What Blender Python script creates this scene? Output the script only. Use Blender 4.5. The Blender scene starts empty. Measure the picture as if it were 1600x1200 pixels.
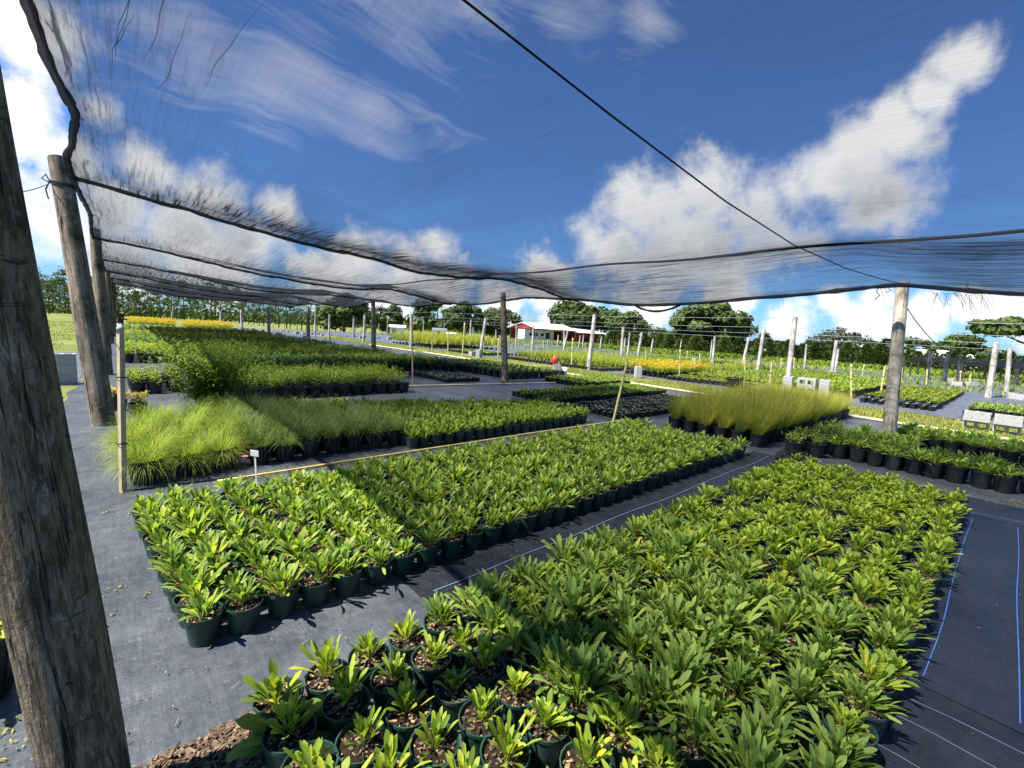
import bpy, math, random
import numpy as np
from mathutils import Vector, Matrix, noise as mnoise
rng = random.Random(7)
PI = math.pi
S = bpy.context.scene
COL = S.collection
U = rng.uniform

# ------------------------------------------------------------------ camera
F = 695.0; H = 1.6
PITCH = math.radians(7.0); ROLL = math.radians(3.2); B = math.radians(48.7)
_f = Vector((math.cos(B)*math.cos(PITCH), math.sin(B)*math.cos(PITCH), -math.sin(PITCH)))
_u0 = Vector((math.cos(B)*math.sin(PITCH), math.sin(B)*math.sin(PITCH), math.cos(PITCH)))
_r0 = Vector((math.sin(B), -math.cos(B), 0))
_r = math.cos(ROLL)*_r0 + math.sin(ROLL)*_u0
_u = -math.sin(ROLL)*_r0 + math.cos(ROLL)*_u0
EYE = Vector((0, 0, H))
def ray(px, py): return _f + _r*((px-800)/F) + _u*((600-py)/F)
def at(px, py, z=0.0):
    d = ray(px, py); t = (z-H)/d.z
    return EYE + d*t
def proj(p):
    q = Vector(p)-EYE; zf = q.dot(_f)
    return 800+F*q.dot(_r)/zf, 600-F*q.dot(_u)/zf, zf
def tall(px, py, base):
    zf = (Vector(base)-EYE).dot(_f)
    return EYE + ray(px, py)*zf
def far(px, py, dist):           # a point at a horizontal distance
    d = ray(px, py); return EYE + d*(dist/math.hypot(d.x, d.y))
cd = bpy.data.cameras.new('camera'); cam = bpy.data.objects.new('camera', cd); COL.objects.link(cam)
cd.sensor_width = 36; cd.sensor_fit = 'HORIZONTAL'; cd.lens = F/1600*36; cd.clip_end = 3000; cd.clip_start = 0.05
M = Matrix.Identity(4)
for i in range(3):
    M[i][0] = _r[i]; M[i][1] = _u[i]; M[i][2] = -_f[i]; M[i][3] = EYE[i]
cam.matrix_world = M
S.camera = cam

# ------------------------------------------------------------------ node helpers
class NT:
    def __init__(s, nt): s.nt = nt
    def n(s, t, **k):
        nd = s.nt.nodes.new(t)
        ins = k.pop('ins', {})
        for a, b in k.items(): setattr(nd, a, b)
        for a, b in ins.items(): s.put(nd.inputs[a], b)
        return nd
    def put(s, sock, v):
        if isinstance(v, bpy.types.NodeSocket): s.nt.links.new(v, sock)
        elif isinstance(v, bpy.types.Node): s.nt.links.new(v.outputs[0], sock)
        else: sock.default_value = v
    def math(s, op, a, b=0.0, c=0.0, clamp=False):
        nd = s.n('ShaderNodeMath', operation=op, use_clamp=clamp)
        s.put(nd.inputs[0], a); s.put(nd.inputs[1], b); s.put(nd.inputs[2], c); return nd.outputs[0]
    def vmath(s, op, a, b=(0, 0, 0), sc=None):
        nd = s.n('ShaderNodeVectorMath', operation=op)
        s.put(nd.inputs[0], a); s.put(nd.inputs[1], b)
        if sc is not None: s.put(nd.inputs['Scale'], sc)
        return nd.outputs['Value'] if op in ('DISTANCE', 'DOT_PRODUCT', 'LENGTH') else nd.outputs[0]
    def noise(s, vec, scale, detail=4.0, rough=0.55, dist=0.0):
        nd = s.n('ShaderNodeTexNoise'); s.put(nd.inputs['Vector'], vec)
        nd.inputs['Scale'].default_value = scale; nd.inputs['Detail'].default_value = detail
        nd.inputs['Roughness'].default_value = rough; nd.inputs['Distortion'].default_value = dist
        return nd.outputs['Fac']
    def ramp(s, fac, stops):
        nd = s.n('ShaderNodeValToRGB'); s.put(nd.inputs[0], fac)
        e = nd.color_ramp.elements
        while len(e) < len(stops): e.new(0.5)
        for i, (p, c) in enumerate(stops):
            e[i].position = p; e[i].color = (*c, 1) if len(c) == 3 else c
        return nd.outputs[0]
    def mix(s, fac, a, b, blend='MIX'):
        nd = s.n('ShaderNodeMix', data_type='RGBA', blend_type=blend)
        s.put(nd.inputs[0], fac); s.put(nd.inputs[6], a); s.put(nd.inputs[7], b); return nd.outputs[2]
    def maprange(s, v, a, b, c=0.0, d=1.0, kind='LINEAR'):
        nd = s.n('ShaderNodeMapRange', interpolation_type=kind)
        s.put(nd.inputs[0], v)
        for i, x in enumerate((a, b, c, d)): nd.inputs[i+1].default_value = x
        return nd.outputs[0]
def rgb(*c): return (*c, 1.0)
def newmat(name):
    m = bpy.data.materials.new(name); m.use_nodes = True
    nt = m.node_tree; nt.nodes.clear()
    t = NT(nt); out = t.n('ShaderNodeOutputMaterial')
    return m, t, out
def principled(t, col, rough=0.6, spec=0.4, bump=None, bstr=0.3, bdist=0.01, metal=0.0):
    p = t.n('ShaderNodeBsdfPrincipled')
    t.put(p.inputs['Base Color'], col); t.put(p.inputs['Roughness'], rough)
    p.inputs['Specular IOR Level'].default_value = spec; p.inputs['Metallic'].default_value = metal
    if bump is not None:
        b = t.n('ShaderNodeBump'); b.inputs['Strength'].default_value = bstr; b.inputs['Distance'].default_value = bdist
        t.put(b.inputs['Height'], bump); t.put(p.inputs['Normal'], b.outputs[0])
    return p
def coord(t, kind='Object'): return t.n('ShaderNodeTexCoord').outputs[kind]
def scaled(t, vec, sx, sy, sz):
    return t.vmath('MULTIPLY', vec, (sx, sy, sz))

def mat_simple(name, col, rough=0.6, spec=0.4, var=0.25, scale=8.0, metal=0.0):
    m, t, o = newmat(name); c = coord(t)
    f = t.noise(c, scale, 5)
    lo = tuple(x*(1-var) for x in col); hi = tuple(min(1, x*(1+var)) for x in col)
    p = principled(t, t.ramp(f, [(0.3, lo), (0.7, hi)]), rough, spec, f, 0.15, 0.005, metal)
    t.put(o.inputs[0], p); return m

def mat_leaf(name, dark, light, trans=0.3, rough=0.5, hue=0.25):
    """leaf: colour by a per-leaf attribute and by plant, partly translucent"""
    m, t, o = newmat(name)
    a = t.n('ShaderNodeAttribute', attribute_name='tint')
    oi = t.n('ShaderNodeObjectInfo')
    f = t.math('ADD', a.outputs['Fac'], t.math('MULTIPLY', t.math('SUBTRACT', oi.outputs['Random'], 0.5), hue), clamp=True)
    col = t.ramp(f, [(0.0, dark), (0.55, tuple((x+y)/2 for x, y in zip(dark, light))), (0.84, light), (1.0, (min(1, light[0]*1.32), light[1]*1.04, light[2]*0.8))])
    p = principled(t, col, rough+0.08, 0.25)
    tr = t.n('ShaderNodeBsdfTranslucent')
    t.put(tr.inputs['Color'], t.mix(1.0, col, rgb(1.5, 1.5, 0.7), 'MULTIPLY'))
    ms = t.n('ShaderNodeMixShader'); ms.inputs[0].default_value = trans
    t.put(ms.inputs[1], p); t.put(ms.inputs[2], tr); t.put(o.inputs[0], ms)
    return m

def mat_wood(name, a, b, c, bump=0.6):
    m, t, o = newmat(name); v = coord(t)
    g = t.noise(scaled(t, v, 26, 26, 1.6), 1.0, 6, 0.65, 0.6)
    big = t.noise(scaled(t, v, 5, 5, 2.2), 1.0, 4, 0.6)
    blot = t.noise(v, 14, 5, 0.7)
    col = t.ramp(g, [(0.3, a), (0.52, b), (0.72, c)])
    col = t.mix(t.maprange(big, 0.40, 0.64), col, rgb(*[x*0.42 for x in a]))
    col = t.mix(t.math('MULTIPLY', t.maprange(blot, 0.55, 0.72), 0.55), col, rgb(*[min(1, x*1.35) for x in c]))
    crack = t.noise(scaled(t, v, 40, 40, 1.3), 1.0, 3, 0.6, 0.8)
    cm = t.maprange(crack, 0.34, 0.39)
    col = t.mix(cm, rgb(0.012, 0.010, 0.008), col)
    h = t.math('ADD', t.math('MULTIPLY', g, 0.6), t.math('ADD', cm, t.math('MULTIPLY', blot, 0.5)))
    t.put(o.inputs[0], principled(t, col, 0.85, 0.2, h, bump, 0.02)); return m

def mat_fabric(name, base, dusty, shine=0.5, dust_lo=0.42, dust_hi=0.68, stripes=0.0):
    m, t, o = newmat(name); v = coord(t)
    n1 = t.noise(v, 1.7, 6, 0.62, 0.4); n2 = t.noise(v, 9, 5, 0.65); n3 = t.noise(scaled(t, v, 3, 45, 1), 1.0, 3, 0.6)
    n4 = t.noise(scaled(t, v, 45, 3, 1), 1.0, 3, 0.6)
    d = t.math('ADD', t.math('MULTIPLY', n1, 0.55), t.math('ADD', t.math('MULTIPLY', n2, 0.25), t.math('MULTIPLY', t.math('ADD', n3, n4), 0.10+stripes)))
    col = t.mix(t.maprange(d, dust_lo, dust_hi), rgb(*base), rgb(*dusty))
    fl = t.noise(v, 55, 2, 0.5)
    col = t.mix(t.math('MULTIPLY', t.maprange(fl, 0.74, 0.78), 0.4), col, rgb(0.28, 0.24, 0.17))
    wr = t.noise(scaled(t, v, 1.3, 4.5, 1), 1.0, 3, .5, .8)
    h = t.math('ADD', t.math('MULTIPLY', t.math('ADD', n1, t.math('MULTIPLY', wr, 1.5)), 2.0), t.math('ADD', t.math('MULTIPLY', n2, 0.7), t.math('MULTIPLY', t.math('ADD', n3, n4), 0.15)))
    t.put(o.inputs[0], principled(t, col, t.maprange(n2, 0.3, 0.7, 0.42, 0.62), shine, h, 0.55, 0.03)); return m

MT = {}
MT['seed_leaf'] = mat_leaf('seedling_leaf', (0.085, 0.155, 0.016), (0.390, 0.490, 0.066), 0.46)
MT['deep_leaf'] = mat_leaf('deep_green_leaf', (0.085, 0.155, 0.024), (0.330, 0.440, 0.095), 0.44)
MT['broad_leaf'] = mat_leaf('broad_leaf', (0.085, 0.158, 0.020), (0.330, 0.450, 0.085), 0.44, 0.42)
MT['grass'] = mat_leaf('fine_grass_blade', (0.060, 0.120, 0.018), (0.300, 0.400, 0.060), 0.35)
MT['grey_grass'] = mat_leaf('grey_green_blade', (0.045, 0.085, 0.018), (0.200, 0.270, 0.070), 0.32)
MT['muhly'] = mat_leaf('straw_green_blade', (0.108, 0.150, 0.020), (0.425, 0.440, 0.092), 0.42, 0.5, 0.5)
MT['spiky'] = mat_leaf('strap_leaf', (0.120, 0.210, 0.030), (0.420, 0.540, 0.110), 0.38)
MT['shrub'] = mat_leaf('shrub_leaf', (0.065, 0.125, 0.015), (0.310, 0.410, 0.060), 0.36)
MT['shrub_dark'] = mat_leaf('dark_shrub_leaf', (0.035, 0.085, 0.022), (0.160, 0.270, 0.070), 0.28)
MT['lime'] = mat_leaf('lime_leaf', (0.080, 0.130, 0.016), (0.300, 0.360, 0.045), 0.30)
MT['silver'] = mat_leaf('silver_leaf', (0.110, 0.145, 0.105), (0.360, 0.410, 0.310), 0.2)
MT['yellow'] = mat_leaf('yellow_flower', (0.480, 0.340, 0.020), (0.680, 0.540, 0.060), 0.3)
MT['tree'] = mat_leaf('oak_leaf', (0.020, 0.042, 0.010), (0.100, 0.145, 0.034), 0.22, 0.55, 0.3)
MT['cedar'] = mat_leaf('cedar_leaf', (0.022, 0.048, 0.014), (0.105, 0.150, 0.036), 0.2, 0.6, 0.4)
MT['greytree'] = mat_leaf('grey_leaf', (0.030, 0.042, 0.022), (0.120, 0.140, 0.075), 0.2)
MT['field'] = mat_leaf('turf_blade', (0.110, 0.140, 0.028), (0.360, 0.370, 0.090), 0.25)
MT['moss'] = mat_leaf('moss_leaf', (0.120, 0.110, 0.020), (0.420, 0.340, 0.050), 0.2)
MT['red'] = mat_simple('red_plastic', (0.55, 0.03, 0.02), 0.4, 0.5, 0.1)
MT['pink'] = mat_simple('pink_petal', (0.60, 0.10, 0.30), 0.6)
MT['green_pot'] = mat_simple('green_pot_plastic', (0.012, 0.042, 0.029), 0.42, 0.5, 0.35, 14)
def mat_pot(name, base, dust):
    m, t, o = newmat(name); v = coord(t); oi = t.n('ShaderNodeObjectInfo').outputs['Random']
    n1 = t.noise(t.vmath('ADD', v, t.vmath('SCALE', (3.0, 5.0, 7.0), sc=oi)), 11, 6, .68, .4)
    k = t.math('ADD', n1, t.math('MULTIPLY', t.math('SUBTRACT', oi, .5), .22))
    col = t.mix(t.math('MULTIPLY', t.maprange(k, .46, .74), .8), rgb(*base), rgb(*dust))
    t.put(o.inputs[0], principled(t, col, t.maprange(n1, .3, .7, .38, .62), .45)); return m
MT['green_pot'] = mat_pot('dusty_green_pot', (0.010, 0.040, 0.027), (0.050, 0.080, 0.060))
MT['black_pot'] = mat_pot('dusty_black_pot', (0.010, 0.011, 0.013), (0.045, 0.043, 0.040))
MT['chips'] = mat_leaf('bark_chip', (0.035, 0.020, 0.012), (0.330, 0.235, 0.150), 0.0, 0.85)
MT['soil'] = mat_simple('potting_soil', (0.022, 0.015, 0.010), 0.95, 0.1, 0.7, 60)
MT['post'] = mat_wood('weathered_post', (0.145, 0.112, 0.078), (0.260, 0.208, 0.150), (0.390, 0.330, 0.255))
def mat_nearpost():
    m, t, o = newmat('mossy_post'); v = coord(t)
    g = t.noise(scaled(t, v, 30, 30, 2.4), 1.0, 7, 0.7, 1.2); big = t.noise(scaled(t, v, 9, 9, 3.0), 1.0, 5, 0.65, 0.4)
    pl = t.noise(scaled(t, v, 22, 22, 9), 1.0, 6, 0.75, 0.8); flk = t.noise(scaled(t, v, 60, 60, 26), 1.0, 4, 0.7)
    col = t.ramp(g, [(0.32, (0.075, 0.054, 0.032)), (0.50, (0.185, 0.140, 0.088)), (0.68, (0.300, 0.250, 0.175))])
    col = t.mix(t.math('MULTIPLY', t.maprange(big, 0.48, 0.62), 0.80), col, rgb(0.034, 0.029, 0.020))
    col = t.mix(t.math('MULTIPLY', t.maprange(pl, 0.55, 0.68), 0.7), col, rgb(0.38, 0.36, 0.30))
    col = t.mix(t.math('MULTIPLY', t.maprange(t.noise(scaled(t, v, 3, 3, 3.4), 1.0, 4, .6), 0.52, 0.66), 0.6), col, rgb(0.105, 0.085, 0.028))
    fine = t.noise(scaled(t, v, 90, 90, 14), 1.0, 6, .75, .6); col = t.mix(t.math('MULTIPLY', t.maprange(fine, .52, .60), .65), col, rgb(0.035, 0.027, 0.017)); col = t.mix(t.math('MULTIPLY', t.maprange(fine, .46, .40), .5), col, rgb(0.36, 0.31, 0.23))
    ring = t.noise(scaled(t, v, 7, 7, 24), 1.0, 4, .7, 1.0); col = t.mix(t.math('MULTIPLY', t.maprange(ring, .63, .66), .8), col, rgb(0.018, 0.014, 0.010))
    cr = t.noise(scaled(t, v, 44, 44, 2.2), 1.0, 4, 0.65, 1.4); cm = t.maprange(cr, 0.36, 0.42); col = t.mix(cm, rgb(0.010, 0.008, 0.006), col)
    h = t.math('ADD', t.math('MULTIPLY', pl, 0.9), t.math('ADD', t.math('MULTIPLY', cm, .8), t.math('ADD', t.math('MULTIPLY', g, .5), t.math('MULTIPLY', flk, .35))))
    t.put(o.inputs[0], principled(t, col, 0.8, 0.25, h, 0.9, 0.03)); return m
MT['mossy'] = mat_nearpost()
MT['post_grey'] = mat_wood('silvered_post', (0.34, 0.315, 0.265), (0.47, 0.44, 0.38), (0.58, 0.55, 0.49), 0.4)
MT['post_tan'] = mat_wood('tan_grey_post', (0.32, 0.275, 0.215), (0.46, 0.41, 0.33), (0.58, 0.53, 0.45), 0.6)
MT['stake'] = mat_simple('yellowed_stake', (0.56, 0.46, 0.20), 0.6, 0.3, 0.2, 6)
MT['pale_wood'] = mat_simple('pale_sawn_wood', (0.42, 0.33, 0.20), 0.75, 0.2, 0.25, 10)
MT['pvc'] = mat_simple('white_plastic', (0.72, 0.72, 0.68), 0.4, 0.5, 0.1)
MT['hose'] = mat_simple('yellowed_pipe', (0.66, 0.50, 0.13), 0.5, 0.4, 0.25, 5)
MT['straw_pipe'] = mat_simple('sun_bleached_pipe', (0.66, 0.56, 0.32), 0.5, 0.4, 0.2, 3)
MT['dark'] = mat_simple('black_rubber', (0.012, 0.012, 0.013), 0.6, 0.3)
MT['rope'] = mat_simple('black_cord', (0.010, 0.010, 0.012), 0.8, 0.2)
MT['wire'] = mat_simple('galvanised_wire', (0.30, 0.31, 0.33), 0.45, 0.5, 0.15, 8, 0.5)
MT['concrete'] = mat_simple('cast_concrete', (0.37, 0.36, 0.34), 0.9, 0.2, 0.22, 20)
MT['blue'] = mat_simple('blue_thread', (0.055, 0.14, 0.38), 0.6, 0.3, 0.2)
MT['paleblue'] = mat_simple('faded_blue_thread', (0.13, 0.19, 0.29), 0.6, 0.3, 0.2)
MT['white'] = mat_simple('white_painted_metal', (0.78, 0.78, 0.76), 0.45, 0.4, 0.06, 2)
MT['barn'] = mat_simple('barn_red_siding', (0.24, 0.028, 0.018), 0.7, 0.3, 0.2, 3)
MT['glass'] = mat_simple('dark_glass', (0.015, 0.018, 0.022), 0.12, 0.6)
MT['tan'] = mat_simple('tan_paint', (0.34, 0.26, 0.18), 0.7)
MT['bark'] = mat_simple('tree_bark', (0.10, 0.08, 0.06), 0.9, 0.2, 0.4, 6)
MT['old_fabric'] = mat_fabric('faded_weed_cloth', (0.026, 0.032, 0.041), (0.088, 0.097, 0.107), 0.34, 0.38, 0.70, 0.07)
MT['new_fabric'] = mat_fabric('new_weed_cloth', (0.010, 0.013, 0.020), (0.028, 0.032, 0.040), 0.3, 0.46, 0.74, 0.06)
MT['blue_fabric'] = mat_fabric('blue_black_weed_cloth', (0.012, 0.0165, 0.028), (0.028, 0.034, 0.048), 0.26, 0.44, 0.74, 0.03)
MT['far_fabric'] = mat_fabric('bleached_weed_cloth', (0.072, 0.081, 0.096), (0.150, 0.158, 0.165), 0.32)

def mat_ground():
    m, t, o = newmat('sandy_turf'); v = coord(t)
    n1 = t.noise(v, 0.35, 6, 0.6); n2 = t.noise(v, 6.0, 5, 0.7)
    d = t.math('ADD', t.math('MULTIPLY', n1, 0.6), t.math('MULTIPLY', n2, 0.4))
    col = t.ramp(d, [(0.30, (0.070, 0.100, 0.022)), (0.48, (0.145, 0.170, 0.045)), (0.62, (0.215, 0.215, 0.075)), (0.78, (0.300, 0.265, 0.170))])
    t.put(o.inputs[0], principled(t, col, 0.95, 0.1, n2, 0.5, 0.03)); return m
MT['ground'] = mat_ground()

def mat_net(name, cover, streak, dark=(0.022, 0.024, 0.030), fw=0.55, hatch=0.75):
    m, t, o = newmat(name)
    uv = t.n('ShaderNodeUVMap', uv_map='cloth').outputs[0]
    fold = t.n('ShaderNodeAttribute', attribute_name='fold').outputs['Fac']  # gathers and hems, plus the grazing-view darkening added to far cloth
    warp = t.noise(scaled(t, uv, 0.9, 0.5, 0), 1.0, 3, 0.5)
    uvw = t.vmath('ADD', uv, t.vmath('SCALE', (1.0, 0.0, 0.0), sc=t.math('MULTIPLY', warp, 0.10)))
    s1 = t.noise(scaled(t, uvw, 34, 0.55, 0), 1.0, 3, 0.6)
    s2 = t.noise(scaled(t, uvw, 130, 1.1, 0), 1.0, 2, 0.6)
    s3 = t.noise(scaled(t, uvw, 15, 1.6, 0), 1.0, 5, 0.7, 0.5)
    big = t.noise(scaled(t, uv, 1.1, 0.35, 0), 1.0, 3, 0.6)
    a = t.math('MULTIPLY', t.math('SUBTRACT', s1, 0.5), 0.13)
    b = t.math('MULTIPLY', t.math('SUBTRACT', s2, 0.5), 0.34)
    c = t.math('MULTIPLY', t.math('SUBTRACT', big, 0.5), 0.30)
    s4 = t.noise(scaled(t, uvw, 26, 0.8, 0), 1.0, 4, 0.65, 0.4)
    ln = t.math('MULTIPLY', t.math('MAXIMUM', t.maprange(s3, 0.55, 0.66), t.maprange(s4, 0.53, 0.60)), t.math('MULTIPLY', fold, hatch))
    lt = t.math('MULTIPLY', t.maprange(s3, 0.44, 0.34), t.math('MULTIPLY', fold, 0.25))
    cv = t.math('ADD', t.math('MULTIPLY', t.math('ADD', a, t.math('ADD', b, c)), streak), cover)
    cv = t.math('ADD', cv, t.math('SUBTRACT', ln, lt))
    cv = t.math('ADD', cv, t.math('MULTIPLY', fold, fw))
    cv = t.math('MINIMUM', t.math('MAXIMUM', cv, 0.08), 0.97)
    d = t.n('ShaderNodeBsdfDiffuse'); d.inputs[0].default_value = rgb(*dark)
    tl = t.n('ShaderNodeBsdfTranslucent'); tl.inputs[0].default_value = rgb(*[x*1.6 for x in dark])
    ms0 = t.n('ShaderNodeMixShader'); ms0.inputs[0].default_value = 0.45
    t.put(ms0.inputs[1], d); t.put(ms0.inputs[2], tl)
    tr = t.n('ShaderNodeBsdfTransparent')
    ms = t.n('ShaderNodeMixShader'); t.put(ms.inputs[0], cv); t.put(ms.inputs[1], tr); t.put(ms.inputs[2], ms0)
    t.put(o.inputs[0], ms); return m
MT['net'] = mat_net('knitted_shade_cloth', 0.42, 0.62)
MT['net_gather'] = mat_net('bunched_shade_cloth', -0.12, 0.7, fw=0.72, hatch=0.95)
MT['net_thin'] = mat_net('sagging_shade_cloth', 0.12, 1.0)
MT['net_dense'] = mat_net('gathered_shade_cloth', 0.86, 0.6)
MT['net_half'] = mat_net('doubled_shade_cloth', 0.58, 1.1)

# ------------------------------------------------------------------ mesh builder
class MB:
    def __init__(s): s.v = []; s.q = []; s.t = []; s.qm = []; s.tm = []; s.c = []
    def vert(s, p, c=0.5): s.v.append((p[0], p[1], p[2])); s.c.append(c); return len(s.v)-1
    def quad(s, a, b, c, d, m=0): s.q.append((a, b, c, d)); s.qm.append(m)
    def tri(s, a, b, c, m=0): s.t.append((a, b, c)); s.tm.append(m)
    def face(s, pts, m=0, c=0.5):
        i = [s.vert(p, c) for p in pts]
        (s.quad if len(i) == 4 else s.tri)(*i, m)
    def box(s, lo, hi, m=0, mat=None, c=0.5):
        P = [Vector((x, y, z)) for z in (lo[2], hi[2]) for y in (lo[1], hi[1]) for x in (lo[0], hi[0])]
        if mat is not None: P = [mat @ p for p in P]
        for f in ((0, 2, 3, 1), (4, 5, 7, 6), (0, 1, 5, 4), (2, 6, 7, 3), (0, 4, 6, 2), (1, 3, 7, 5)):
            s.face([P[k] for k in f], m, c)
    def lathe(s, prof, n=20, m=0, c=0.5, axis=None):
        """prof: [(r,z)]; every band shares its rings"""
        rings = []
        for r, z in prof:
            rings.append([s.vert((r*math.cos(2*PI*k/n), r*math.sin(2*PI*k/n), z), c) for k in range(n)])
        for a, b in zip(rings, rings[1:]):
            for k in range(n): s.quad(a[k], a[(k+1) % n], b[(k+1) % n], b[k], m)
        return rings
    def disc(s, r, z, n=20, m=0, c=0.5, up=True):
        o = s.vert((0, 0, z), c); k0 = [s.vert((r*math.cos(2*PI*k/n), r*math.sin(2*PI*k/n), z), c) for k in range(n)]
        for k in range(n):
            if up: s.tri(o, k0[k], k0[(k+1) % n], m)
            else: s.tri(o, k0[(k+1) % n], k0[k], m)
    def tube(s, pts, rad, n=8, m=0, c=0.5, cap=True):
        pts = [Vector(p) for p in pts]
        if not hasattr(rad, '__len__'): rad = [rad]*len(pts)
        rings = []
        ref = Vector((0, 0, 1))
        for i, p in enumerate(pts):
            d = (pts[min(i+1, len(pts)-1)]-pts[max(i-1, 0)]).normalized()
            if abs(d.dot(ref)) > 0.95: ref = Vector((1, 0, 0))
            a = d.cross(ref).normalized(); b = a.cross(d)
            rings.append([s.vert(p+(a*math.cos(2*PI*k/n)+b*math.sin(2*PI*k/n))*rad[i], c) for k in range(n)])
        for x, y in zip(rings, rings[1:]):
            for k in range(n): s.quad(x[k], y[k], y[(k+1) % n], x[(k+1) % n], m)
        if cap:
            for rg, p in ((rings[0], pts[0]), (rings[-1], pts[-1])):
                o = s.vert(p, c)
                for k in range(n): s.tri(o, rg[k], rg[(k+1) % n], m)
    def arrays(s):
        return (np.array(s.v, dtype=np.float64).reshape(-1, 3), np.array(s.q, dtype=np.int64).reshape(-1, 4), np.array(s.t, dtype=np.int64).reshape(-1, 3),
                np.array(s.qm, dtype=np.int64), np.array(s.tm, dtype=np.int64), np.array(s.c, dtype=np.float64))
    def mesh(s, name, mats, smooth=False): return mesh_np(name, *s.arrays(), mats, smooth)
def mesh_np(name, V, Q, T, QM, TM, C, mats, smooth=False):
    me = bpy.data.meshes.new(name)
    nq, nt = len(Q), len(T)
    me.vertices.add(len(V)); me.vertices.foreach_set('co', V.astype(np.float32).ravel())
    me.loops.add(nq*4+nt*3)
    me.loops.foreach_set('vertex_index', np.concatenate([Q.ravel(), T.ravel()]).astype(np.int32))
    me.polygons.add(nq+nt)
    st = np.concatenate([np.arange(nq)*4, nq*4+np.arange(nt)*3]).astype(np.int32)
    me.polygons.foreach_set('loop_start', st)
    me.polygons.foreach_set('material_index', np.concatenate([QM, TM]).astype(np.int32))
    me.polygons.foreach_set('use_smooth', np.full(nq+nt, smooth, dtype=bool))
    at_ = me.attributes.new('tint', 'FLOAT', 'POINT'); at_.data.foreach_set('value', C.astype(np.float32))
    for m in (mats if isinstance(mats, (list, tuple)) else [mats]): me.materials.append(MT[m] if isinstance(m, str) else m)
    me.update(); me.validate()
    return me
def merged(name, items, mats, smooth=True):
    """items: [(MB arrays, x, y, z, yaw, scale, material offset, tint shift)] as one mesh"""
    Vs, Qs, Ts, qm, tm, Cs = [], [], [], [], [], []; off = 0
    for A, x, y, z, yaw, sc, mo, dt in items:
        V, Q, T, QM, TM, C = A
        c, s_ = math.cos(yaw)*sc, math.sin(yaw)*sc
        W = np.empty_like(V); W[:, 0] = V[:, 0]*c-V[:, 1]*s_+x; W[:, 1] = V[:, 0]*s_+V[:, 1]*c+y; W[:, 2] = V[:, 2]*sc+z
        Vs.append(W); Qs.append(Q+off); Ts.append(T+off); qm.append(QM+mo); tm.append(TM+mo); Cs.append(C+dt); off += len(V)
    return mesh_np(name, np.concatenate(Vs), np.concatenate(Qs), np.concatenate(Ts), np.concatenate(qm), np.concatenate(tm), np.concatenate(Cs), mats, smooth)

def link(name, data, parent=None, loc=None, rz=0.0, sc=1.0):
    o = bpy.data.objects.new(name, data); COL.objects.link(o)
    if parent is not None: o.parent = parent
    if loc is not None: o.location = loc
    o.rotation_euler = (0, 0, rz)
    if sc != 1.0: o.scale = (sc, sc, sc)
    return o
def tag(o, label, cat, group=None):
    o['label'] = label; o['category'] = cat; o['kind'] = 'thing'
    if group: o['group'] = group
    return o
def struct(o, kind='structure'): o['kind'] = kind; return o
_ones = 'zeroth first second third fourth fifth sixth seventh eighth ninth tenth eleventh twelfth thirteenth fourteenth fifteenth sixteenth seventeenth eighteenth nineteenth'.split()
_tens = {20: 'twentieth', 30: 'thirtieth', 40: 'fortieth', 50: 'fiftieth'}
_tw = {2: 'twenty', 3: 'thirty', 4: 'forty', 5: 'fifty'}
def nth(n):
    if n < 20: return _ones[n]
    if n % 10 == 0: return _tens.get(n, str(n)+'th')
    return _tw[n//10]+'-'+_ones[n % 10]

# ------------------------------------------------------------------ plants
LT = {5: [0, .25, .5, .72, .9, 1], 6: [0, .22, .45, .65, .80, .93, 1], 7: [0, .2, .4, .58, .72, .84, .94, 1], 3: [0, .35, .75, 1]}
def leaf(mb, base, yaw, elev, L, W, curl=0.8, seg=5, fold=0.25, col=0.5, m=0, stalk=0.25, peak=0.68, lobes=0.0, roll=0.0, sharp=1.0, sk=0.15):
    d = Vector((math.cos(yaw), math.sin(yaw), 0)); sd = Vector((-math.sin(yaw), math.cos(yaw), 0))
    p = Vector(base); prev = None; ts = LT.get(seg) or [i/seg for i in range(seg+1)]
    for i, t in enumerate(ts):
        e = elev-curl*t*t
        dirv = d*math.cos(e)+Vector((0, 0, math.sin(e)))
        up = -d*math.sin(e)+Vector((0, 0, math.cos(e)))
        if i: p = p+dirv*(L*(t-ts[i-1]))
        if t < peak:
            w = stalk+(1-stalk)*(max(0, (t-sk)/(peak-sk)))**1.25
        else:
            x = (t-peak)/(1-peak); w = math.sqrt(max(0.0, 1-x*x))**sharp
        if t == 0: w = stalk
        if lobes and 0.25 < t < 0.95: w *= 1+lobes*math.sin(i*2.6+yaw*5)
        w = max(w, 0.06)*W/2
        s2 = sd*math.cos(roll)+up*math.sin(roll); u2 = up*math.cos(roll)-sd*math.sin(roll)
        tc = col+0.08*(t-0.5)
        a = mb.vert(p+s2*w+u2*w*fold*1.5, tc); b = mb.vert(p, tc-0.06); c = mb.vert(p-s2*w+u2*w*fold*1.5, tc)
        if prev: mb.quad(prev[0], prev[1], b, a, m); mb.quad(prev[1], prev[2], c, b, m)
        prev = (a, b, c)
def blade(mb, base, yaw, elev, L, W, curl=0.8, seg=4, col=0.5, m=0, tipcol=0.0):
    d = Vector((math.cos(yaw), math.sin(yaw), 0)); sd = Vector((-math.sin(yaw), math.cos(yaw), 0))
    p = Vector(base); prev = None
    for i in range(seg+1):
        t = i/seg; e = elev-curl*t*t
        if i: p = p+(d*math.cos(e)+Vector((0, 0, math.sin(e))))*(L/seg)
        w = W/2*(1-t*0.85)
        a = mb.vert(p+sd*w, col+tipcol*t); b = mb.vert(p-sd*w, col+tipcol*t)
        if prev: mb.quad(prev[0], prev[1], b, a, m)
        prev = (a, b)
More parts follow.
